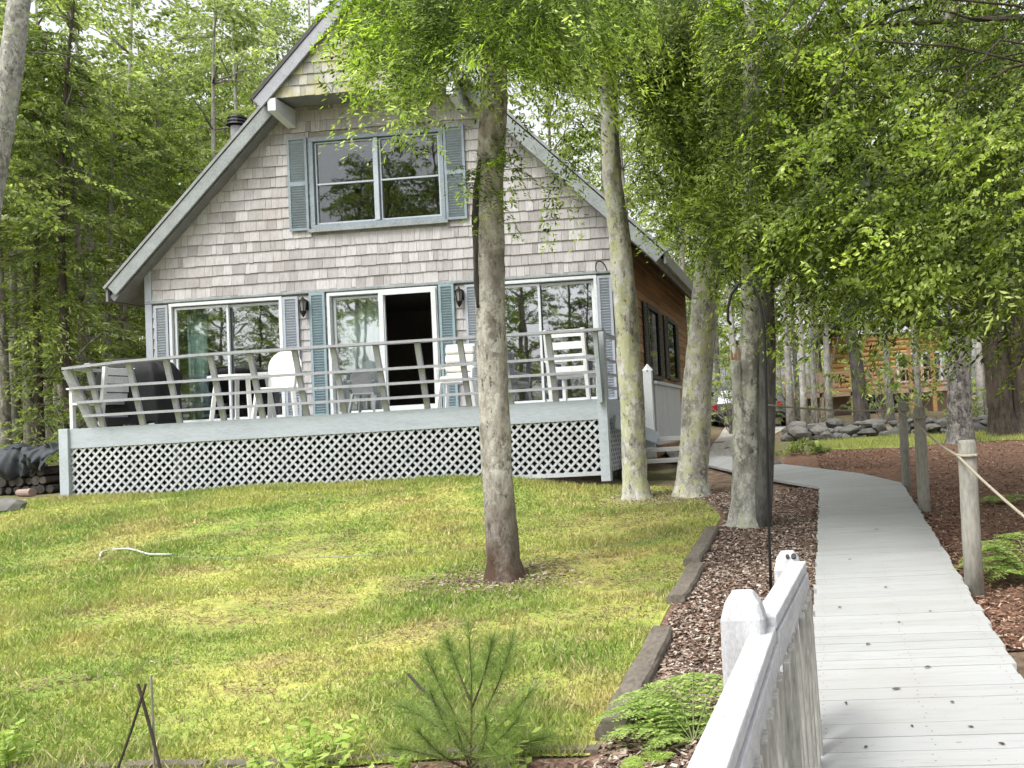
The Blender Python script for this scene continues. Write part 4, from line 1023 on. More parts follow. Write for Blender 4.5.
def sample(poly, n, Y0, Y1):
    xs = [p[0] for p in poly]; ys = [p[1] for p in poly]; out = []
    while len(out) < n:
        px = rng.uniform(min(xs), max(xs), 4*n); py = rng.uniform(min(ys), max(ys), 4*n); k = inside(px, py, poly)
        out += list(zip(px[k], py[k]))
    out = np.array(out[:n]); Y = rng.uniform(Y0, Y1, n)
    d = CF[None]+(out[:, :1]-CX)/F_PX*CR[None]-(out[:, 1:]-CY)/F_PX*CU[None]
    return d*(Y/d[:, 1])[:, None]
def canopy(polys, trunk, L=(.45, .9), per=60, ll=.065, lw=.022, down=.55, droop=.35, fn=None, **kw):
    V = []; Vn = []; tips = []
    for poly, n, Y0, Y1 in polys:
        P = sample(poly, n, Y0, Y1); out = P-np.array(trunk)[None]; out[:, 2] = 0
        D = unit(unit(out)*.8+rng.normal(0, .35, (n, 3))+np.array([0, 0, -down])); Ls = rng.uniform(*L, n)
        P = P-D*Ls[:, None]*.6
        vo, vn = feather(P, D, Ls, np.full(n, droop)*rng.uniform(.5, 1.4, n), per, ll, lw, **kw) if fn is None else (np.zeros((0, 3)), fn(P, D, Ls, np.full(n, droop)*rng.uniform(.5, 1.4, n), per, ll, lw, **kw)); V.append(vo); Vn.append(vn); tips.append(P)
    return np.concatenate(V), np.concatenate(Vn), np.concatenate(tips)
def trunk_pts(path, Y, extra=None):
    return [at(px, py, Y) for px, py, w in path], [w/2/F_PX*Y for px, py, w in path]
def limb(mb, a, b, r0, r1, sagz=.1, n=6, seed=0):
    rs_ = random.Random(seed); a = Vector(a); b = Vector(b); L = (b-a).length
    pts = []
    for k in range(n+1):
        t = k/n; q = a.lerp(b, t)+Vector((rs_.uniform(-1, 1), rs_.uniform(-1, 1), rs_.uniform(-1, 1)))*.025*L*math.sin(math.pi*t); q.z += sagz*L*math.sin(math.pi*t); pts.append(q)
    mb.tube(pts, [r0+(r1-r0)*k/n for k in range(n+1)], 6)
def grow(pts, rad, up, lean=(0, 0), steps=4):
    pts = list(pts); rad = list(rad); p = pts[-1]; r = rad[-1]
    for k in range(1, steps+1):
        f = k/steps; pts.append(Vector((p.x+lean[0]*f, p.y+lean[1]*f, p.z+up*f))); rad.append(r*(1-.75*f)+.012)
    return pts, rad
def dense(pts, rad, step=.22):
    P, Rr = [], []
    for i in range(len(pts)-1):
        n = max(1, int((pts[i+1]-pts[i]).length/step))
        for k in range(n): f = k/n; P.append(pts[i].lerp(pts[i+1], f)); Rr.append(rad[i]+(rad[i+1]-rad[i])*f)
    return P+[pts[-1]], Rr+[rad[-1]]
def root_flare(pts, rad):
    b = pts[0]; rad = list(rad); pts = list(pts)
    r = rad[0]; return [b-Vector((0, 0, .2)), b-Vector((0, 0, .02)), b+Vector((0, 0, .07))]+pts[1:], [r*1.75, r*1.3, r*1.08]+rad[1:]
def front_tree(name, label, path, Y, up, lean, bark, polys, leaf, nb, group=None, seed=0, **kw):
    base = at(path[0][0], path[0][1], Y); t = thing(name, label, 'tree', tuple(base), group)
    pts, rad = trunk_pts(path, Y); pts, rad = root_flare(pts, rad); pts, rad = grow(pts, rad, up, lean); P, Rr = dense(pts, rad, .09)
    MB().tube(P, Rr, 30, wob=.075, seed=seed).build('trunk', M[bark], t, smooth=True)
    if polys:
        V, Vn, tips = canopy(polys, (base.x, base.y, 0), **kw)
        np_mesh('crown', V, 4, M[leaf], t); np_mesh('lit_new_growth', Vn, 4, M[leaf.replace('hem', 'new')], t)
        mb = MB(); idx = rng.choice(len(tips), nb, replace=False)
        for k, i in enumerate(idx):
            q = Vector(tips[i]); zz = q.z+.25*math.hypot(q.x-base.x, q.y-base.y)+.1
            j = min(range(len(P)), key=lambda m_: abs(P[m_].z-zz))
            limb(mb, P[j], q, min(.028, Rr[j]*.4), .004, .02, seed=k)
        mb.build('branches', M['barkfar'], t, smooth=True)
    return t
A1 = [(348, 0), (360, 34), (378, 62), (398, 58), (412, 72), (440, 48), (478, 30), (505, 44), (560, 52), (600, 40), (612, 5), (640, -30), (340, -30)]
ABV = lambda x0, x1, y=-20, h=260: [(x0, y), (x1, y), (x1, y-h), (x0, y-h)]
T1 = front_tree('hemlock_tree', 'slender grey-brown trunk standing alone on the lawn before the deck', [(505, 581, 36), (503, 560, 33), (500, 520, 31), (497, 470, 30), (494, 400, 30), (491, 330, 29), (490, 260, 28), (490, 190, 28), (493, 110, 27), (496, 0, 25)], 7.42, 5, (.1, .3), 'bark1',
    [(A1, 350, 5.6, 8.8), ([(470, 140), (500, 128), (522, 150), (512, 168), (478, 172)], 5, 6.9, 7.4), ([(462, 168), (500, 172), (520, 200), (480, 196)], 2, 6.9, 7.3), (ABV(330, 640), 160, 5.5, 10)], 'hem_light', 16, seed=1, L=(.5, 1.05), per=190, ll=.052, lw=.0155, down=.6, droop=.5, fan=.36)
T2 = front_tree('hemlock_tree', 'lichen-spotted trunk rising right beside the right deck corner post', [(637, 500, 28), (635, 480, 25), (632, 400, 24), (625, 300, 24), (620, 240, 22), (612, 180, 19), (609, 100, 17), (602, 40, 16), (598, 0, 15)], 12.06, 5, (-.2, .2), 'bark2',
    [([(520, -20), (540, 30), (560, 48), (600, 36), (635, 85), (665, 135), (700, 130), (705, -20)], 275, 9.6, 13.2), ([(540, 140), (590, 140), (592, 178), (575, 200), (555, 180)], 5, 10, 12), (ABV(500, 720), 90, 9.5, 15)], 'hem_mid', 14, seed=2, L=(.7, 1.4), per=190, ll=.078, lw=.023, down=.6, droop=.5)
T3 = front_tree('hemlock_tree', 'thick pale lichen trunk leaning right, middle of the three by the boardwalk bend', [(692, 496, 34), (692, 480, 31), (696, 420, 30), (700, 350, 28), (706, 290, 26), (709, 250, 24), (714, 150, 21), (720, 0, 18)], 12.3, 5, (.4, .2), 'bark2',
    [([(640, 0), (770, 0), (770, 240), (735, 262), (690, 240), (655, 185), (640, 100)], 300, 9.8, 13.5), (ABV(640, 790), 60, 10, 15)], 'hem_mid', 14, seed=3, L=(.7, 1.5), per=190, ll=.078, lw=.023, down=.55, droop=.45)
T4 = front_tree('hemlock_tree', 'grey double trunk with a broken stem beside the shepherd hook', [(749, 526, 40), (748, 500, 34), (748, 440, 30), (750, 380, 26), (752, 330, 23), (752, 280, 22), (752, 200, 20), (752, 90, 18), (752, 0, 16)], 9.49, 5, (.1, .3), 'bark4',
    [([(700, 100), (860, 80), (870, 262), (830, 275), (790, 270), (740, 255), (700, 228)], 170, 7.4, 10.8), ([(700, -20), (860, -20), (860, 120), (700, 120)], 150, 7.4, 11), (ABV(680, 880), 60, 7.5, 12)], 'hem_mid', 14, seed=4, L=(.6, 1.2), per=190, ll=.062, lw=.019, down=.45, droop=.4)
def tree_part(root, path, Y, name, mat, seed, up=0, lean=(0, 0), n=14, wob=.06):
    pts, rad = trunk_pts(path, Y)
    if up: pts, rad = grow(pts, rad, up, lean)
    P, Rr = dense(pts, rad); return MB().tube(P, Rr, n, wob=wob, seed=seed).build(name, M[mat], root, smooth=True)
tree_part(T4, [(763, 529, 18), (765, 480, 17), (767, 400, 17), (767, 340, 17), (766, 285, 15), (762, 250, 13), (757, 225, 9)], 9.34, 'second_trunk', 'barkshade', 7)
tree_part(T4, [(746, 450, 12), (742, 420, 14), (739, 395, 13), (737, 372, 12), (736, 360, 11)], 9.42, 'broken_stem', 'bark4', 8, wob=.14)
mb = MB()
for (x0_, x1_, yt, w_) in ((733, 731, 347, 4), (736, 735, 352, 4), (738.5, 739, 343, 4), (741, 741.5, 355, 3), (735, 733.5, 358, 4)):
    a = at(x0_, 366, 9.42); b_ = at(x1_, yt, 9.42); mb.tube([a, a.lerp(b_, .6), b_], [w_/2/F_PX*9.4, w_*.32/F_PX*9.4, .001], 5, wob=.2, seed=int(yt))
mb.build('broken_wood', M['bare'], T4)
# loose bark strip on the left flank of the lawn trunk
pts, rad = trunk_pts([(478, 308, 3), (477, 280, 7), (476, 230, 8), (476, 190, 6), (480, 160, 3)], 7.33); P, Rr = dense(pts, rad, .08)
MB().tube(P, Rr, 8, wob=.3, seed=9).build('loose_bark', M['barkdark'], T1, smooth=True)
# big overhanging beech whose trunk stands just right of the frame
TD = thing('beech_tree', 'tall beech whose leafy boughs overhang the boardwalk from the right edge', 'tree', (4.9, 9.2, gz(4.9, 9.2)))
zb = gz(4.9, 9.2)
P, Rr = dense([Vector((4.9, 9.2, zb-.2)), Vector((4.9, 9.2, zb)), Vector((4.85, 9.2, zb+2)), Vector((4.75, 9.25, zb+5)), Vector((4.6, 9.3, zb+9)), Vector((4.5, 9.3, zb+13))], [.33, .26, .22, .19, .14, .04], .4)
MB().tube(P, Rr, 18, wob=.05, seed=3).build('trunk', M['bark4'], TD, smooth=True)
D1 = [(770, -10), (1040, -10), (1040, 305), (1000, 310), (960, 315), (920, 305), (870, 300), (835, 275), (790, 262), (765, 240)]
V1, N1, tips = canopy([(D1, 400, 7.5, 12.5), ([(770, 150), (1040, 150), (1040, 298), (960, 305), (800, 265)], 130, 6.5, 10), (ABV(760, 1150, -10, 300), 150, 6.5, 13), ([(1030, -10), (1250, -10), (1250, 340), (1030, 320)], 120, 7, 12)], (4.9, 9.2, 0), L=(.75, 1.5), per=190, ll=.064, lw=.021, down=.40, droop=.38)
V2, N2, t2_ = canopy([(D1, 110, 6.3, 9.5), ([(790, 120), (1030, 120), (1030, 285), (960, 295), (820, 250)], 130, 6.2, 8.5)], (4.9, 9.2, 0), L=(.4, .8), per=85, ll=.046, lw=.028, down=.25, droop=.25, fn=leaves_on)
np_mesh('crown', V1, 4, M['leaf_right'], TD); np_mesh('lit_new_growth', np.concatenate([N1, N2]), 4, M['new_right'], TD)
mb = MB()
for k, (pa, pb, Yb) in enumerate((((1024, 95), (755, 130), 8.5), ((1040, 20), (770, 55), 8.8), ((1060, 150), (850, 225), 8.0), ((1060, 260), (930, 300), 8.2), ((900, 10), (790, 100), 9), ((800, 30), (762, 130), 8.6), ((1050, 60), (960, 98), 7.5), ((1024, 120), (880, 200), 7.8), ((815, -30), (735, 128), 6.6), ((835, -20), (762, 150), 6.7), ((860, 40), (800, 178), 6.8), ((1000, 40), (930, 150), 6.6))):
    a = at(*pa, Yb); b = at(*pb, Yb-.3)
    j = min(range(len(P)), key=lambda m_: abs(P[m_].z-(a.z-.2)))
    thin = .45 if Yb < 6.9 else 1; limb(mb, P[j], a, .04*thin, .018*thin, .03, seed=k+40); limb(mb, a, b, .018*thin, .003, .07, 12, seed=k)
for k, i in enumerate(rng.choice(len(tips), 34, replace=False)):
    q = Vector(tips[i]); j = min(range(len(P)), key=lambda m_: abs(P[m_].z-(q.z+.5))); limb(mb, P[j], q, .022, .003, .05, 9, seed=k+90)
mb.build('branches', M['barkbrown'], TD, smooth=True)
# ------------------------------------------------------------------ right background trunks
def plain_tree(name, label, path, Y, bark, h, lean=(0, 0), seed=0, crown=None, group=None, leaf='leaf_far', n=60):
    base = at(path[0][0], path[0][1], Y); base.z = gz(base.x, base.y); t = thing(name, label, 'tree', tuple(base), group)
    pts, rad = trunk_pts(path, Y); pts[0].z = base.z; pts, rad = root_flare(pts, rad); pts, rad = grow(pts, rad, h, lean); P, Rr = dense(pts, rad, .35)
    MB().tube(P, Rr, 16, wob=.06, seed=seed).build('trunk', M[bark], t, smooth=True)
    m = n; th = rng.uniform(0, 6.28, m); rr = rng.uniform(.4, 2.6, m); zz = rng.uniform(.25, 1.0, m)
    top = P[-1]; z0 = base.z+3.2
    C0 = np.stack([top.x+(base.x-top.x)*(1-zz)+rr*np.cos(th)*(1.15-zz*.7), top.y+(base.y-top.y)*(1-zz)+rr*np.sin(th)*(1.15-zz*.7), z0+(top.z-z0)*zz], 1)
    D = unit(np.stack([np.cos(th), np.sin(th), rng.uniform(-.5, .2, m)], 1))
    np_mesh('crown', leaves_on(C0, D, rng.uniform(.9, 1.8, m), np.full(m, .3), 70, .13, .065), 4, M[leaf], t)
    mb = MB()
    for k in range(0, m, 5):
        q = Vector(C0[k]); j = min(range(len(P)), key=lambda m_: abs(P[m_].z-q.z+.4)); limb(mb, P[j], q, .03, .008, .03, 5, seed=k)
    mb.build('branches', M['barkfar'], t, smooth=True); return t
plain_tree('birch_tree', 'dark mottled trunk behind the rope fence, left of the big brown trunks', [(961, 444, 27), (960, 420, 25), (959, 380, 23), (960, 340, 22), (960, 250, 21)], 18, 'barkbirch', 6, seed=11)
plain_tree('spruce_tree', 'broad brown furrowed trunk beside the boulder at the right edge', [(1004, 437, 30), (1001, 410, 24), (997, 370, 24), (990, 320, 23), (980, 200, 20)], 19.5, 'barkbrown', 6, (-.4, 0), seed=12)
plain_tree('spruce_tree', 'dark reddish brown trunk cut by the right edge of the photo', [(1024, 440, 34), (1022, 410, 28), (1018, 370, 26), (1016, 320, 25), (1012, 200, 22)], 19.8, 'barkbrown', 6, (-.2, 0), seed=13)
plain_tree('maple_tree', 'dark crooked trunk in front of the orange log cabin', [(862, 410, 16), (859, 385, 14), (856, 360, 13), (851, 330, 13), (849, 309, 13), (848, 200, 12)], 27, 'barkdark', 7, seed=14)
# left foreground leaning trunk at the top left corner
plain_tree('ash_tree', 'pale grey trunk leaning across the top left corner', [(-62, 490, 30), (-35, 330, 27), (-14, 220, 25), (0, 130, 24), (10, 70, 22), (19, 0, 20)], 16.5, 'bark4', 5, (1.2, 0), seed=15, n=40)
# ------------------------------------------------------------------ forest: templates, then copies
def forest_template(name, label, kind, h, seed):
    global rng
    rng = np.random.RandomState(seed); rs_ = random.Random(seed)
    t = thing(name, label, 'tree', (0, 0, 0), 'trees of the wood behind the cottage')
    lx, ly = rs_.uniform(-.5, .5), rs_.uniform(-.4, .4); r0 = h*.0105*(1.1 if kind == 'leafy' else .95)
    pts = [Vector((lx*f*f+.12*math.sin(5*f+seed), ly*f*f, h*f-.25*(f == 0))) for f in [k/10 for k in range(11)]]; rad = [r0*(1.3 if k == 0 else 1)*(1-.85*k/10) for k in range(11)]
    MB().tube(pts, rad, 9, wob=.06, seed=seed).build('trunk', M['barkpale'] if kind == 'slim' else M['barkfar' if kind != 'conifer' else 'barkbrown'], t, smooth=True)
    if kind == 'conifer':
        m = 150; zz = rng.uniform(.12, 1, m); th = rng.uniform(0, 6.28, m); reach = (1.02-zz)*h*.19+.25
        P = np.stack([.1*np.cos(th), .1*np.sin(th), h*zz], 1); D = unit(np.stack([np.cos(th), np.sin(th), np.full(m, -.12)], 1)); L = reach
        V = leaves_on(P, D, L, np.full(m, .25), 62, .20, .05, fan=.34); mat = 'conifer'; ends = P+D*L[:, None]*.6; starts = P
    else:
        m = 130 if kind == 'leafy' else 75; lo = .22 if kind == 'leafy' else .5
        zz = lo+(1.02-lo)*rng.rand(m)**.9; th = rng.uniform(0, 6.28, m); rr = (.3+.7*np.sqrt(rng.rand(m)))*h*(.20 if kind == 'leafy' else .14)*np.sin(np.clip((zz-lo+.12)/(1.14-lo), 0, 1)*math.pi)**.6
        P = np.stack([rr*np.cos(th)+lx*zz**2, rr*np.sin(th)+ly*zz**2, h*zz], 1)
        D = unit(np.stack([np.cos(th), np.sin(th), rng.uniform(-.5, .35, m)], 1)); L = rng.uniform(.8, 1.7, m)
        V = leaves_on(P-D*L[:, None]*.5, D, L, np.full(m, .25), 90, .135, .072, fan=.55, jit=.5, flatn=.4); mat = 'leaf_far' if kind == 'leafy' else 'leaf_far2'; ends = P
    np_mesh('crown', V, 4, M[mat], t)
    mb = MB()
    for k in range(0, m, 4):
        q = Vector(ends[k]); zt = max(.15*h, q.z-.25*math.hypot(q.x, q.y)-.2); j = min(range(11), key=lambda i: abs(pts[i].z-zt)); limb(mb, pts[j], q, .035, .008, .04, 5, seed=k)
    mb.build('branches', M['barkfar'], t, smooth=True); return t
LB_ = {'leafy': 'slender green leafy tree in the wood behind and beside the cottage', 'conifer': 'dark needled conifer in the wood behind and beside the cottage', 'slim': 'tall pale-stemmed tree with thin light green crown in the wood'}
NM = {'leafy': 'forest_tree', 'conifer': 'conifer_tree', 'slim': 'birch_tree'}
TPL = {}
for i, (k, h) in enumerate((('leafy', 13), ('leafy', 15), ('conifer', 15), ('conifer', 12), ('slim', 16), ('slim', 14))): TPL.setdefault(k, []).append(forest_template(NM[k], LB_[k], k, h, 50+i))
used = set(); rs = random.Random(77)
def put(kind, px, Y, sc=1.0):
    i = rs.randrange(2); t = TPL[kind][i]; x = at(px, 430, Y).x; loc = (x, Y, gz(x, Y)); rz = rs.uniform(0, 6.28); s = sc*rs.uniform(.88, 1.12)
    if (kind, i) not in used: used.add((kind, i)); t.location = loc; t.rotation_euler.z = rz; t.scale = (s,)*3
    else: dup(t, loc, rz, s, group='trees of the wood behind the cottage')
for kind, px, Y, s in (('leafy', 5, 21, .75), ('conifer', 38, 22, .7), ('leafy', 80, 22.5, .8), ('leafy', 125, 27, .95), ('leafy', 60, 31, 1.1), ('conifer', 100, 32, 1.1), ('leafy', -30, 27, 1), ('leafy', 180, 34, 1.15), ('leafy', 240, 36, 1.2), ('leafy', 140, 37, 1.2), ('leafy', 20, 40, 1.25), ('leafy', 100, 47, 1.4), ('leafy', 180, 50, 1.45), ('leafy', 260, 50, 1.45), ('conifer', 215, 38, 1.2), ('leafy', 320, 40, 1.3), ('leafy', -50, 45, 1.4), ('leafy', 60, 52, 1.5), ('leafy', 350, 52, 1.5), ('leafy', 690, 45, 1.2), ('leafy', 820, 52, 1.1), ('slim', -18, 20, .85), ('conifer', 66, 21.5, .85), ('leafy', 30, 24, .9), ('leafy', 112, 25, .85), ('leafy', -60, 23, 1), ('leafy', 90, 29, 1), ('slim', 18, 22, .9), ('slim', 96, 24, 1), ('slim', 128, 28, 1),
    ('leafy', 170, 28, 1), ('leafy', 215, 31, 1), ('leafy', 150, 33, 1), ('slim', 225, 27, 1.1), ('slim', 252, 29, 1), ('leafy', 270, 34, 1.1), ('leafy', 330, 33, 1.1), ('slim', 305, 31, 1.1), ('leafy', 390, 36, 1.1), ('conifer', 20, 36, 1.1), ('leafy', -20, 33, 1.1), ('slim', 110, 40, 1.2), ('leafy', 50, 42, 1.2), ('slim', 150, 41, 1.2), ('leafy', 200, 43, 1.2), ('leafy', 290, 44, 1.2), ('slim', 340, 42, 1.2),
    ('leafy', 560, 36, 1), ('leafy', 640, 34, 1), ('slim', 690, 33, .95), ('leafy', 720, 38, .9), ('slim', 735, 30, .8), ('slim', 790, 33, .9), ('slim', 806, 28, .8), ('slim', 818, 35, .9), ('slim', 833, 31, .85), ('leafy', 800, 42, .9), ('slim', 893, 36, .9), ('slim', 918, 40, .9), ('leafy', 960, 36, .9), ('leafy', 1000, 33, .9), ('slim', 985, 29, .9), ('leafy', 1050, 30, .9), ('conifer', 1030, 42, 1), ('leafy', 760, 52, 1.1), ('leafy', 870, 62, 1.2), ('leafy', 930, 60, 1.2), ('slim', 780, 48, 1), ('leafy', 990, 50, 1.1), ('conifer', 700, 55, 1.2), ('leafy', 610, 48, 1.2), ('leafy', 480, 42, 1.2)):
    put(kind, px, Y, s)
# trees on the shore behind the photographer: what the panes mirror
SH = [('leafy', -28.5, -12, .8), ('conifer', -26.5, -13, .75), ('conifer', -31, -11, .75), ('leafy', -32.5, -17, .95), ('leafy', -12, -15, .9), ('conifer', -29, -10, .8), ('conifer', -33, -14, .9), ('leafy', -27, -17, .9), ('conifer', -25.2, -9, .75), ('slim', -20, -11, 1.1), ('slim', -22.5, -13, 1.15), ('slim', -18, -14, 1.1), ('slim', -16.5, -10, 1.05), ('slim', -24, -17, 1.2), ('leafy', -21, -25, 1.25), ('slim', -26, -24, 1.3), ('slim', -18, -21, 1.2), ('leafy', -13, -11, .9), ('conifer', -10.5, -13, .9), ('leafy', -15.5, -18, 1), ('slim', -9, -16, 1), ('leafy', -6, -22, 1), ('conifer', -36, -20, 1.1), ('leafy', 0, -24, 1.1)]
for kind, x, y, s in SH:
    t = rs.choice(TPL[kind]); dup(t, (x, y, gz(x, y)), rs.uniform(0, 6.28), s, label=LB_[kind].replace('in the wood behind and beside the cottage', 'on the shore mirrored in the panes').replace('in the wood', 'on the shore mirrored in the panes'), group='shore trees mirrored in the panes')
# far wood: one mass that closes the view
n = 1100; P = np.stack([rng.uniform(-130, 110, n), rng.uniform(66, 100, n), rng.uniform(0, 24, n)**1.0], 1)
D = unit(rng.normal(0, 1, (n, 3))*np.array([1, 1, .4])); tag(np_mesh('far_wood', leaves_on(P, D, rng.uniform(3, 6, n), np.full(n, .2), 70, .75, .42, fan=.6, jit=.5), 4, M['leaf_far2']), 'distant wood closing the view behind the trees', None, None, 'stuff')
# undergrowth
def bush(px, py, Y, r, h, label, mat='leaf_far', n=40, group=None, ll=.09, lw=.05):
    q = at(px, py, Y); z = gz(q.x, q.y); m = n; th = rng.uniform(0, 6.28, m); rr = r*np.sqrt(rng.rand(m)); zz = h*(.15+.85*rng.rand(m))*(1-.5*(rr/r)**2)
    P = np.stack([q.x+rr*np.cos(th), q.y+rr*np.sin(th), z+zz], 1); D = unit(np.stack([np.cos(th), np.sin(th), rng.uniform(-.1, .8, m)], 1)); L = rng.uniform(.25, .55, m)
    t = thing('bush', label, 'bush', (q.x, q.y, z), group); np_mesh('foliage', leaves_on(P-D*L[:, None]*.5, D, L, np.full(m, .3), 40, ll, lw, fan=.5, jit=.5), 4, M[mat], t)
    mb = MB()
    for k in range(0, m, 3): limb(mb, (q.x, q.y, z-.05), tuple(P[k]), .014, .004, .05, 4, seed=k)
    mb.build('stems', M['barkfar'], t); return t
bush(100, 400, 18.5, .9, 1.5, 'loose green shrub beyond the left end of the deck', 'leaf_far', 36)
bush(40, 420, 21, 1.2, 1.4, 'thin pale shrub between the trunks behind the tarp', 'leaf_far2', 30)
bush(70, 300, 20.5, 1.6, 3.2, 'tall bright green shrub among the trunks left of the cottage', 'leaf_far', 60)
bush(800, 455, 17.6, .35, .35, 'low weedy clump at the near edge of the grass strip', 'leaf_far', 14)
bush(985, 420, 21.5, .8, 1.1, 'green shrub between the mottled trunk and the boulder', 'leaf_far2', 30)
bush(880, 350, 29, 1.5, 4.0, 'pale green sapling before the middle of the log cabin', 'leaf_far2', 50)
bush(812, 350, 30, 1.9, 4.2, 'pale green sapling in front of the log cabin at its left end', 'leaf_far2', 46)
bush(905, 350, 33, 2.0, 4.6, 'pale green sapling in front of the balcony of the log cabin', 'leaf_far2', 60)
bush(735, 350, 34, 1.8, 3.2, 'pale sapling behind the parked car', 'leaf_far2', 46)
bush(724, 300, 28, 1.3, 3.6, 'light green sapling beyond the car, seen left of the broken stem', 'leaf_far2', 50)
# ------------------------------------------------------------------ grass
def pnoise(x, y):
    return (np.sin(1.3*x+.7*y+.5)+np.sin(.8*x-1.6*y+2)+np.sin(2.9*x+1.9*y)*.6+np.sin(3.7*y-2.3*x+1)*.6)/3.2
n = 230000; u = rng.rand(n); y = LY0+(13.3-LY0)*u**1.15; xr = np.array([lawn_right(v) for v in y[::50]]).repeat(50)[:n]
xr = np.interp(y, np.linspace(LY0, 13.4, 200), [lawn_right(v) for v in np.linspace(LY0, 13.4, 200)])-.02
half = np.minimum(14.5, 1.0+y*1.02); xl = -np.minimum(13.5, 1.0+.95*y); x = xl+(xr-xl)*rng.rand(n)
keep = (pnoise(x, y)+.55*pnoise(3.1*x, 2.7*y)+rng.uniform(-.5, .9, n) > .0); short = ~keep; m = len(x)
z = g(x, y)+.008; h = rng.uniform(.018, .055, m)*(1+.5*pnoise(2*x, 2*y)); a = rng.uniform(0, 6.28, m); wd = .0035+.0007*y
bare = np.minimum(np.hypot(x+2.58, y-7.42)-.42, np.minimum(np.hypot(x+2.25, y-12.06)-.6, np.hypot(x+1.55, y-12.3)-.7))+.22*pnoise(4*x, 4*y) < 0; 
BP = [(gnd(px, py), a_, b_) for px, py, a_, b_ in ((300, 606, .75, .16), (225, 622, .5, .13), (560, 560, .7, .22), (640, 575, .7, .3), (430, 640, .55, .14), (130, 618, .6, .12), (330, 545, .9, .22), (600, 618, .5, .16), (60, 690, .35, .09), (520, 690, .3, .1), (250, 690, .28, .07), (420, 585, .6, .15), (600, 525, 1.0, .3))]
for q_, a_, b_ in BP: bare |= (((x-q_.x)/a_)**2+((y-q_.y)/(b_*2.2))**2+.55*pnoise(6*x, 6*y)+.35*pnoise(17*x, 13*y)) < .9
h[bare] *= .22+.3*rng.rand(int(bare.sum())); h[short] *= .42; h *= .75+.5*(pnoise(.9*x+3, .8*y+1) > .1)*rng.uniform(.5, 1.2, m); tall = (rng.rand(m) < .012) & keep; h[tall] *= 2.0
base = np.stack([x, y, z], 1); sd = np.stack([np.cos(a), np.sin(a), 0*a], 1); ln = np.stack([rng.normal(0, .5, m)*h, rng.normal(0, .5, m)*h, h], 1)
tag(np_mesh('grass', np.stack([base-sd*wd[:, None], base+sd*wd[:, None], base+ln], 1).reshape(-1, 3), 3, M['blade']), 'short mossy lawn grass in front of the deck', None, None, 'stuff')
# taller grass along the foot of the lattice and the strip by the wall
n = 9000; x = rng.uniform(-11.6, -2.3, n); y = DY-.03-rng.rand(n)**2*.5; h = rng.uniform(.03, .10, n); 
x2 = rng.uniform(.3, 4.6, 9000); y2 = rng.uniform(18.05, 20.5, 9000); h2 = rng.uniform(.03, .10, 9000); x = np.r_[x, x2]; y = np.r_[y, y2]; h = np.r_[h, h2]; m = len(x); a = rng.uniform(0, 6.28, m)
base = np.stack([x, y, g(x, y)+.01], 1); sd = np.stack([np.cos(a), np.sin(a), 0*a], 1)*.010; ln = np.stack([rng.normal(0, .35, m)*h, rng.normal(0, .35, m)*h, h], 1)
tag(np_mesh('grass', np.stack([base-sd, base+sd, base+ln], 1).reshape(-1, 3), 3, M['blade']), 'taller grass at the foot of the lattice and by the stone wall', None, None, 'stuff')
# mulch chips and needle litter
def chips(name, label, x, y, s0, s1, mat, asp=.45):
    m = len(x); a = rng.uniform(0, 6.28, m); s = rng.uniform(s0, s1, m)[:, None]; d = unit(np.stack([np.cos(a), np.sin(a), rng.normal(0, .25, m)], 1)); e = unit(np.stack([-np.sin(a), np.cos(a), rng.normal(0, .35, m)], 1))
    p = np.stack([x, y, g(x, y)+.014+rng.rand(m)*.014], 1); V = np.stack([p-d*s-e*s*asp, p+d*s-e*s*asp*.7, p+d*s*.9+e*s*asp, p-d*s*.8+e*s*asp*.8], 1).reshape(-1, 3)
    tag(np_mesh(name, V, 4, M[mat]), label, None, None, 'stuff')
n = 42000; y = 2.0+10.4*rng.rand(n)**1.2; xl = np.interp(y, np.linspace(2, 13.4, 200), [lawn_right(v) for v in np.linspace(2, 13.4, 200)])-.0; x = xl+.05+(bl(y)-.01-xl-.05)*rng.rand(n)
chips('bark_chips', 'brown bark chips between the lawn and the boardwalk', x, y, .008, .022, 'chip')
n = 6000; chips('bark_chips', 'brown chips in the planting bed below the lawn', rng.uniform(-5, -.2, n), rng.uniform(2.6, LY0-.05, n), .008, .022, 'chip')
n = 40000; y = 5.0+13*rng.rand(n)**1.1; x = np.where(y < 11.9, br(y)+.04, .2+0*y); x = x+(7.5-x)*rng.rand(n)**1.6; k = ~((y > 11) & (y < 14.2) & (x < 1.4)); chips('needle_litter', 'reddish fallen needles and leaves right of the boardwalk', x[k], y[k], .009, .027, 'litter', .3)
n = 26000; y = rng.uniform(4, 13, n); x = rng.uniform(-9, -1, n); k = (x < np.interp(y, np.linspace(2, 13.4, 200), [lawn_right(v) for v in np.linspace(2, 13.4, 200)])) & (pnoise(1.7*x, 1.3*y) < -.15) & (rng.rand(n) < .3); k |= (np.hypot(x+2.58, y-7.4) < .55+.3*rng.rand(n)) | ((np.hypot((x+1.7)*.8, y-11.2) < 1.9*rng.rand(n)+.2) & (x < -.9)); chips('lawn_litter', 'dry brown litter lying on the thin spots of the lawn', x[k], y[k], .008, .02, 'chip', .3)
for cx_, cy_, rr_, n in ((-2.58, 7.42, .62, 2600), (-2.25, 12.06, .8, 2200), (-1.55, 12.2, .9, 2400), (-1.2, 11.2, .9, 2200)):
    r = rr_*np.sqrt(rng.rand(n))*rng.uniform(.6, 1.25, n); th = rng.uniform(0, 6.28, n); chips('trunk_litter', 'bark flakes and dry litter round the foot of a trunk', cx_+r*np.cos(th), cy_+r*np.sin(th), .007, .018, 'chip', .4)
xs_, ys_ = [], []
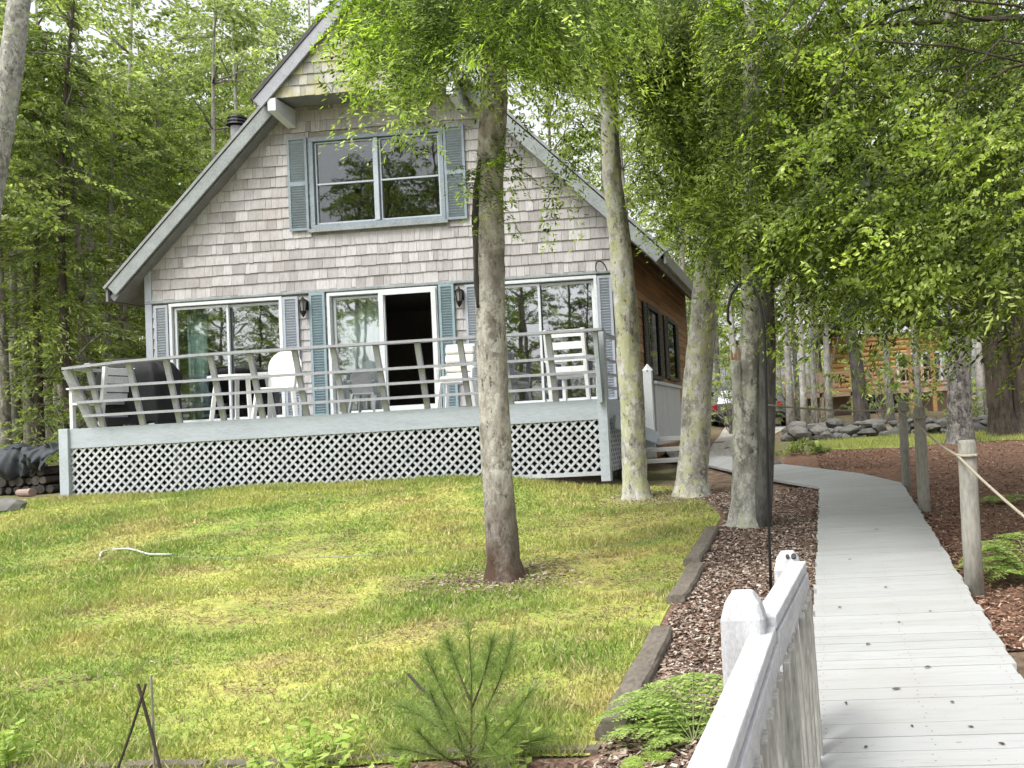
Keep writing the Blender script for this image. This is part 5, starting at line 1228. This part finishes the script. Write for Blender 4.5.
for q_, a_, b_ in BP:
    n = int(4200*a_*b_*2.2)+90; r = np.sqrt(rng.rand(n))*rng.uniform(.5, 1.3, n); th = rng.uniform(0, 6.28, n); xs_.append(q_.x+a_*r*np.cos(th)); ys_.append(q_.y+b_*2.2*r*np.sin(th))
xs_ = np.concatenate(xs_); ys_ = np.concatenate(ys_); k = (ys_ > LY0) & (ys_ < 13); chips('lawn_litter', 'brown needles and thatch in the worn spots of the lawn', xs_[k], ys_[k], .006, .016, 'litter', .22)
# ------------------------------------------------------------------ ferns, seedling pine, leafy herbs
def fern(px, py, label, fronds, mat='fern', seed=0, dz=0):
    q = gnd(px, py); b = np.array([q.x, q.y, gz(q.x, q.y)+dz]); V = []; mb = MB(); r_ = np.random.RandomState(seed)
    for (az, L, rise, w_) in fronds:
        hz_ = np.array([math.cos(az), math.sin(az), 0]); n_ = 20; t = np.linspace(0, 1, n_)[:, None]
        ax = b+hz_*L*t*(1-.12*t)+np.array([0, 0, 1.])*(rise*L*(1.9*t-1.55*t*t)); tan = unit(np.gradient(ax, axis=0)); S = unit(np.cross(tan, [0, 0, 1.]))
        mb.tube([tuple(p) for p in ax], [.0035*(1-.7*k/n_) for k in range(n_)], 5)
        for sg in (-1, 1):
            for k in range(2, n_):
                tt = k/n_; pl = w_*L*math.sin(min(1, (1-tt)*1.35+.06)*math.pi*.5)**.9*(1 if tt > .3 else (tt/.3)*.6+.4); d = unit(S[k]*sg+tan[k]*.45+np.array([0, 0, -.12])+r_.normal(0, .06, 3)); m_ = 7
                u_ = (np.arange(m_)+.5)/m_; side = unit(np.cross(d, [0, 0, 1.]))
                for s2 in (-1, 1):
                    pos = ax[k]+d*pl*u_[:, None]; ld = unit(side*s2+d*.7+r_.normal(0, .1, (m_, 3))); ll = pl*.30*(1.05-.75*u_)
                    ss = unit(np.cross(ld, np.array([[0, 0, 1.]])+r_.normal(0, .2, (m_, 3)))); V.append(diamonds(pos, ld, ss, ll, ll*.55))
                pos = ax[k]+d*pl*.9; V.append(diamonds(pos[None], d[None], side[None], np.array([pl*.15]), np.array([pl*.07])))
    t = thing('fern', label, 'fern', tuple(b)); np_mesh('frond_leaflets', np.concatenate(V), 4, M[mat], t); mb.build('frond_stem', M['stemgreen'], t); return t
fern(694, 748, 'light green fern spreading over the timber beside the foreground handrail', [(R(172), .52, .5, .26), (R(150), .52, .6, .26), (R(120), .50, .7, .26), (R(195), .46, .38, .26), (R(95), .48, .8, .26), (R(65), .46, .8, .26), (R(225), .30, .4, .26), (R(135), .55, .42, .24), (R(35), .34, .6, .26), (R(160), .40, .75, .26)], seed=1)
fern(1034, 580, 'bright green fern right of the nearest rope fence post', [(R(175), .62, .55, .28), (R(155), .6, .7, .28), (R(195), .58, .45, .28), (R(130), .6, .8, .28), (R(215), .5, .45, .28), (R(100), .6, .9, .28), (R(168), .5, .95, .28), (R(185), .45, .8, .28)], seed=2)
fern(1010, 505, 'small dull fern further back behind the rope fence', [(R(a), .42, .35, .26) for a in (170, 130, 200, 90, 50, 230, 300)], seed=4)
fern(652, 775, 'small yellow-green fern at the bottom edge near the handrail', [(R(a), .16, .5, .3) for a in (100, 160, 60, 200)], 'herb', 3)
def pine():
    b = gnd(468, 775); t = thing('pine_seedling', 'young white pine seedling with fine needles at the lawn edge', 'pine', tuple(b)); mb = MB(); V = []
    r_ = np.random.RandomState(5); Y = b.y
    specs = [((470, 772), (474, 700), (468, 622), 0), ((472, 735), (500, 690), (512, 640), .05), ((471, 745), (440, 690), (425, 652), -.05), ((470, 755), (430, 715), (398, 705), .08), ((472, 750), (510, 720), (532, 690), -.1), ((470, 765), (520, 745), (545, 738), .1), ((468, 768), (420, 750), (392, 748), -.12), ((470, 700), (455, 665), (447, 640), .05), ((471, 710), (488, 670), (492, 640), -.06), ((470, 760), (500, 745), (520, 715), -.2), ((470, 760), (445, 735), (430, 690), -.2), ((470, 770), (460, 740), (455, 720), -.25), ((470, 770), (490, 750), (485, 715), -.28), ((470, 770), (480, 755), (505, 755), -.3), ((470, 770), (440, 760), (415, 728), -.2)]
    for a, m_, e, dy in specs:
        A, B, E = at(*a, Y), at(*m_, Y+dy*.6), at(*e, Y+dy); pts = [A.lerp(B, k/6).lerp(B.lerp(E, k/6), k/6) for k in range(7)]
        mb.tube(pts, [.006*(1-.75*k/6) for k in range(7)], 5); PP = np.array([tuple(p) for p in pts]); n_ = 430
        tt = (.30+.70*r_.rand(n_)**.7)*5.99; k = np.minimum(tt.astype(int), 5); f = (tt-k)[:, None]; p = PP[k]*(1-f)+PP[k+1]*f; ax = unit(PP[k+1]-PP[k])
        d = unit(ax*.55+r_.normal(0, .62, (n_, 3))+np.array([0, 0, .12])); ln = r_.uniform(.07, .15, n_)[:, None]; s = unit(np.cross(d, r_.normal(0, 1, (n_, 3))))*.0008
        V.append(np.stack([p-s, p+s, p+d*ln], 1).reshape(-1, 3))
    np_mesh('needles', np.concatenate(V), 3, M['pine'], t); mb.build('stems', M['needlebrown'], t)
pine()
def herb(px, py, n_, h, r, label, ll=.06, lw=.032, mat='herb'):
    b = gnd(px, py); t = thing('leafy_herb', label, 'plant', tuple(b)); mb = MB(); V = []
    for i in range(n_):
        a = rng.uniform(0, 6.28); rr = r*math.sqrt(rng.rand()); hh = h*rng.uniform(.55, 1); p0 = Vector((b.x+rr*.5*math.cos(a), b.y+rr*.5*math.sin(a), b.z-.02)); p1 = Vector((b.x+rr*math.cos(a), b.y+rr*math.sin(a), b.z+hh))
        limb(mb, p0, p1, .003, .0015, .02, 4, seed=i); k = 9; f = rng.uniform(.35, 1.0, k)[:, None]; f[0] = 1; p = np.array(p0)*(1-f)+np.array(p1)*f; th = rng.uniform(0, 6.28, k)
        d = unit(np.stack([np.cos(th), np.sin(th), rng.uniform(-.1, .5, k)], 1)); s = unit(np.cross(d, np.array([[0, 0, 1.]])+rng.normal(0, .25, (k, 3)))); sc_ = rng.uniform(.7, 1.1, k); V.append(diamonds(p, d, s, ll*sc_, lw*sc_))
    np_mesh('leaves', np.concatenate(V), 4, M[mat], t); mb.build('stems', M['fern'], t)
herb(312, 778, 26, .22, .30, 'low bright leafy clump at the bottom edge left of the pine seedling')
herb(514, 778, 12, .30, .10, 'single upright leafy seedling right of the pine seedling')
herb(8, 772, 7, .22, .09, 'small pale leafy sprout in the bottom left corner', .06, .04)
herb(395, 790, 6, .12, .14, 'tiny leafy sprouts under the pine seedling')
# ================================================================== LIGHT
sc = bpy.context.scene
w = bpy.data.worlds.new('World'); sc.world = w; w.use_nodes = True
nt = w.node_tree; bg = nt.nodes['Background']
SUN_EL, SUN_AZ = R(58), R(215)       # azimuth from +Y clockwise: sun stands behind the camera, to the left
sky = nt.nodes.new('ShaderNodeTexSky'); sky.sky_type = 'NISHITA'; sky.sun_disc = False; sky.sun_elevation = SUN_EL; sky.sun_rotation = SUN_AZ
sky.dust_density = 5; sky.air_density = 1.0; sky.ozone_density = 1
hs = nt.nodes.new('ShaderNodeHueSaturation'); hs.inputs['Saturation'].default_value = .14; hs.inputs['Value'].default_value = 1.7
nt.links.new(sky.outputs[0], hs.inputs['Color']); nt.links.new(hs.outputs[0], bg.inputs[0]); bg.inputs[1].default_value = .15
ld = bpy.data.lights.new('sun', 'SUN'); ld.energy = 1.3; ld.angle = R(12); ld.color = (1, .96, .89)
lo = bpy.data.objects.new('sun', ld); C.objects.link(lo)
d = Vector((math.sin(SUN_AZ)*math.cos(SUN_EL), math.cos(SUN_AZ)*math.cos(SUN_EL), math.sin(SUN_EL)))
lo.rotation_euler = d.to_track_quat('Z', 'Y').to_euler()
sc.view_settings.view_transform = 'Standard'; sc.view_settings.look = 'None'; sc.view_settings.gamma = 1; sc.view_settings.exposure = 0.5
sc.cycles.use_denoising = True
sc.cycles.max_bounces = 8; sc.cycles.transparent_max_bounces = 12; sc.cycles.transmission_bounces = 6
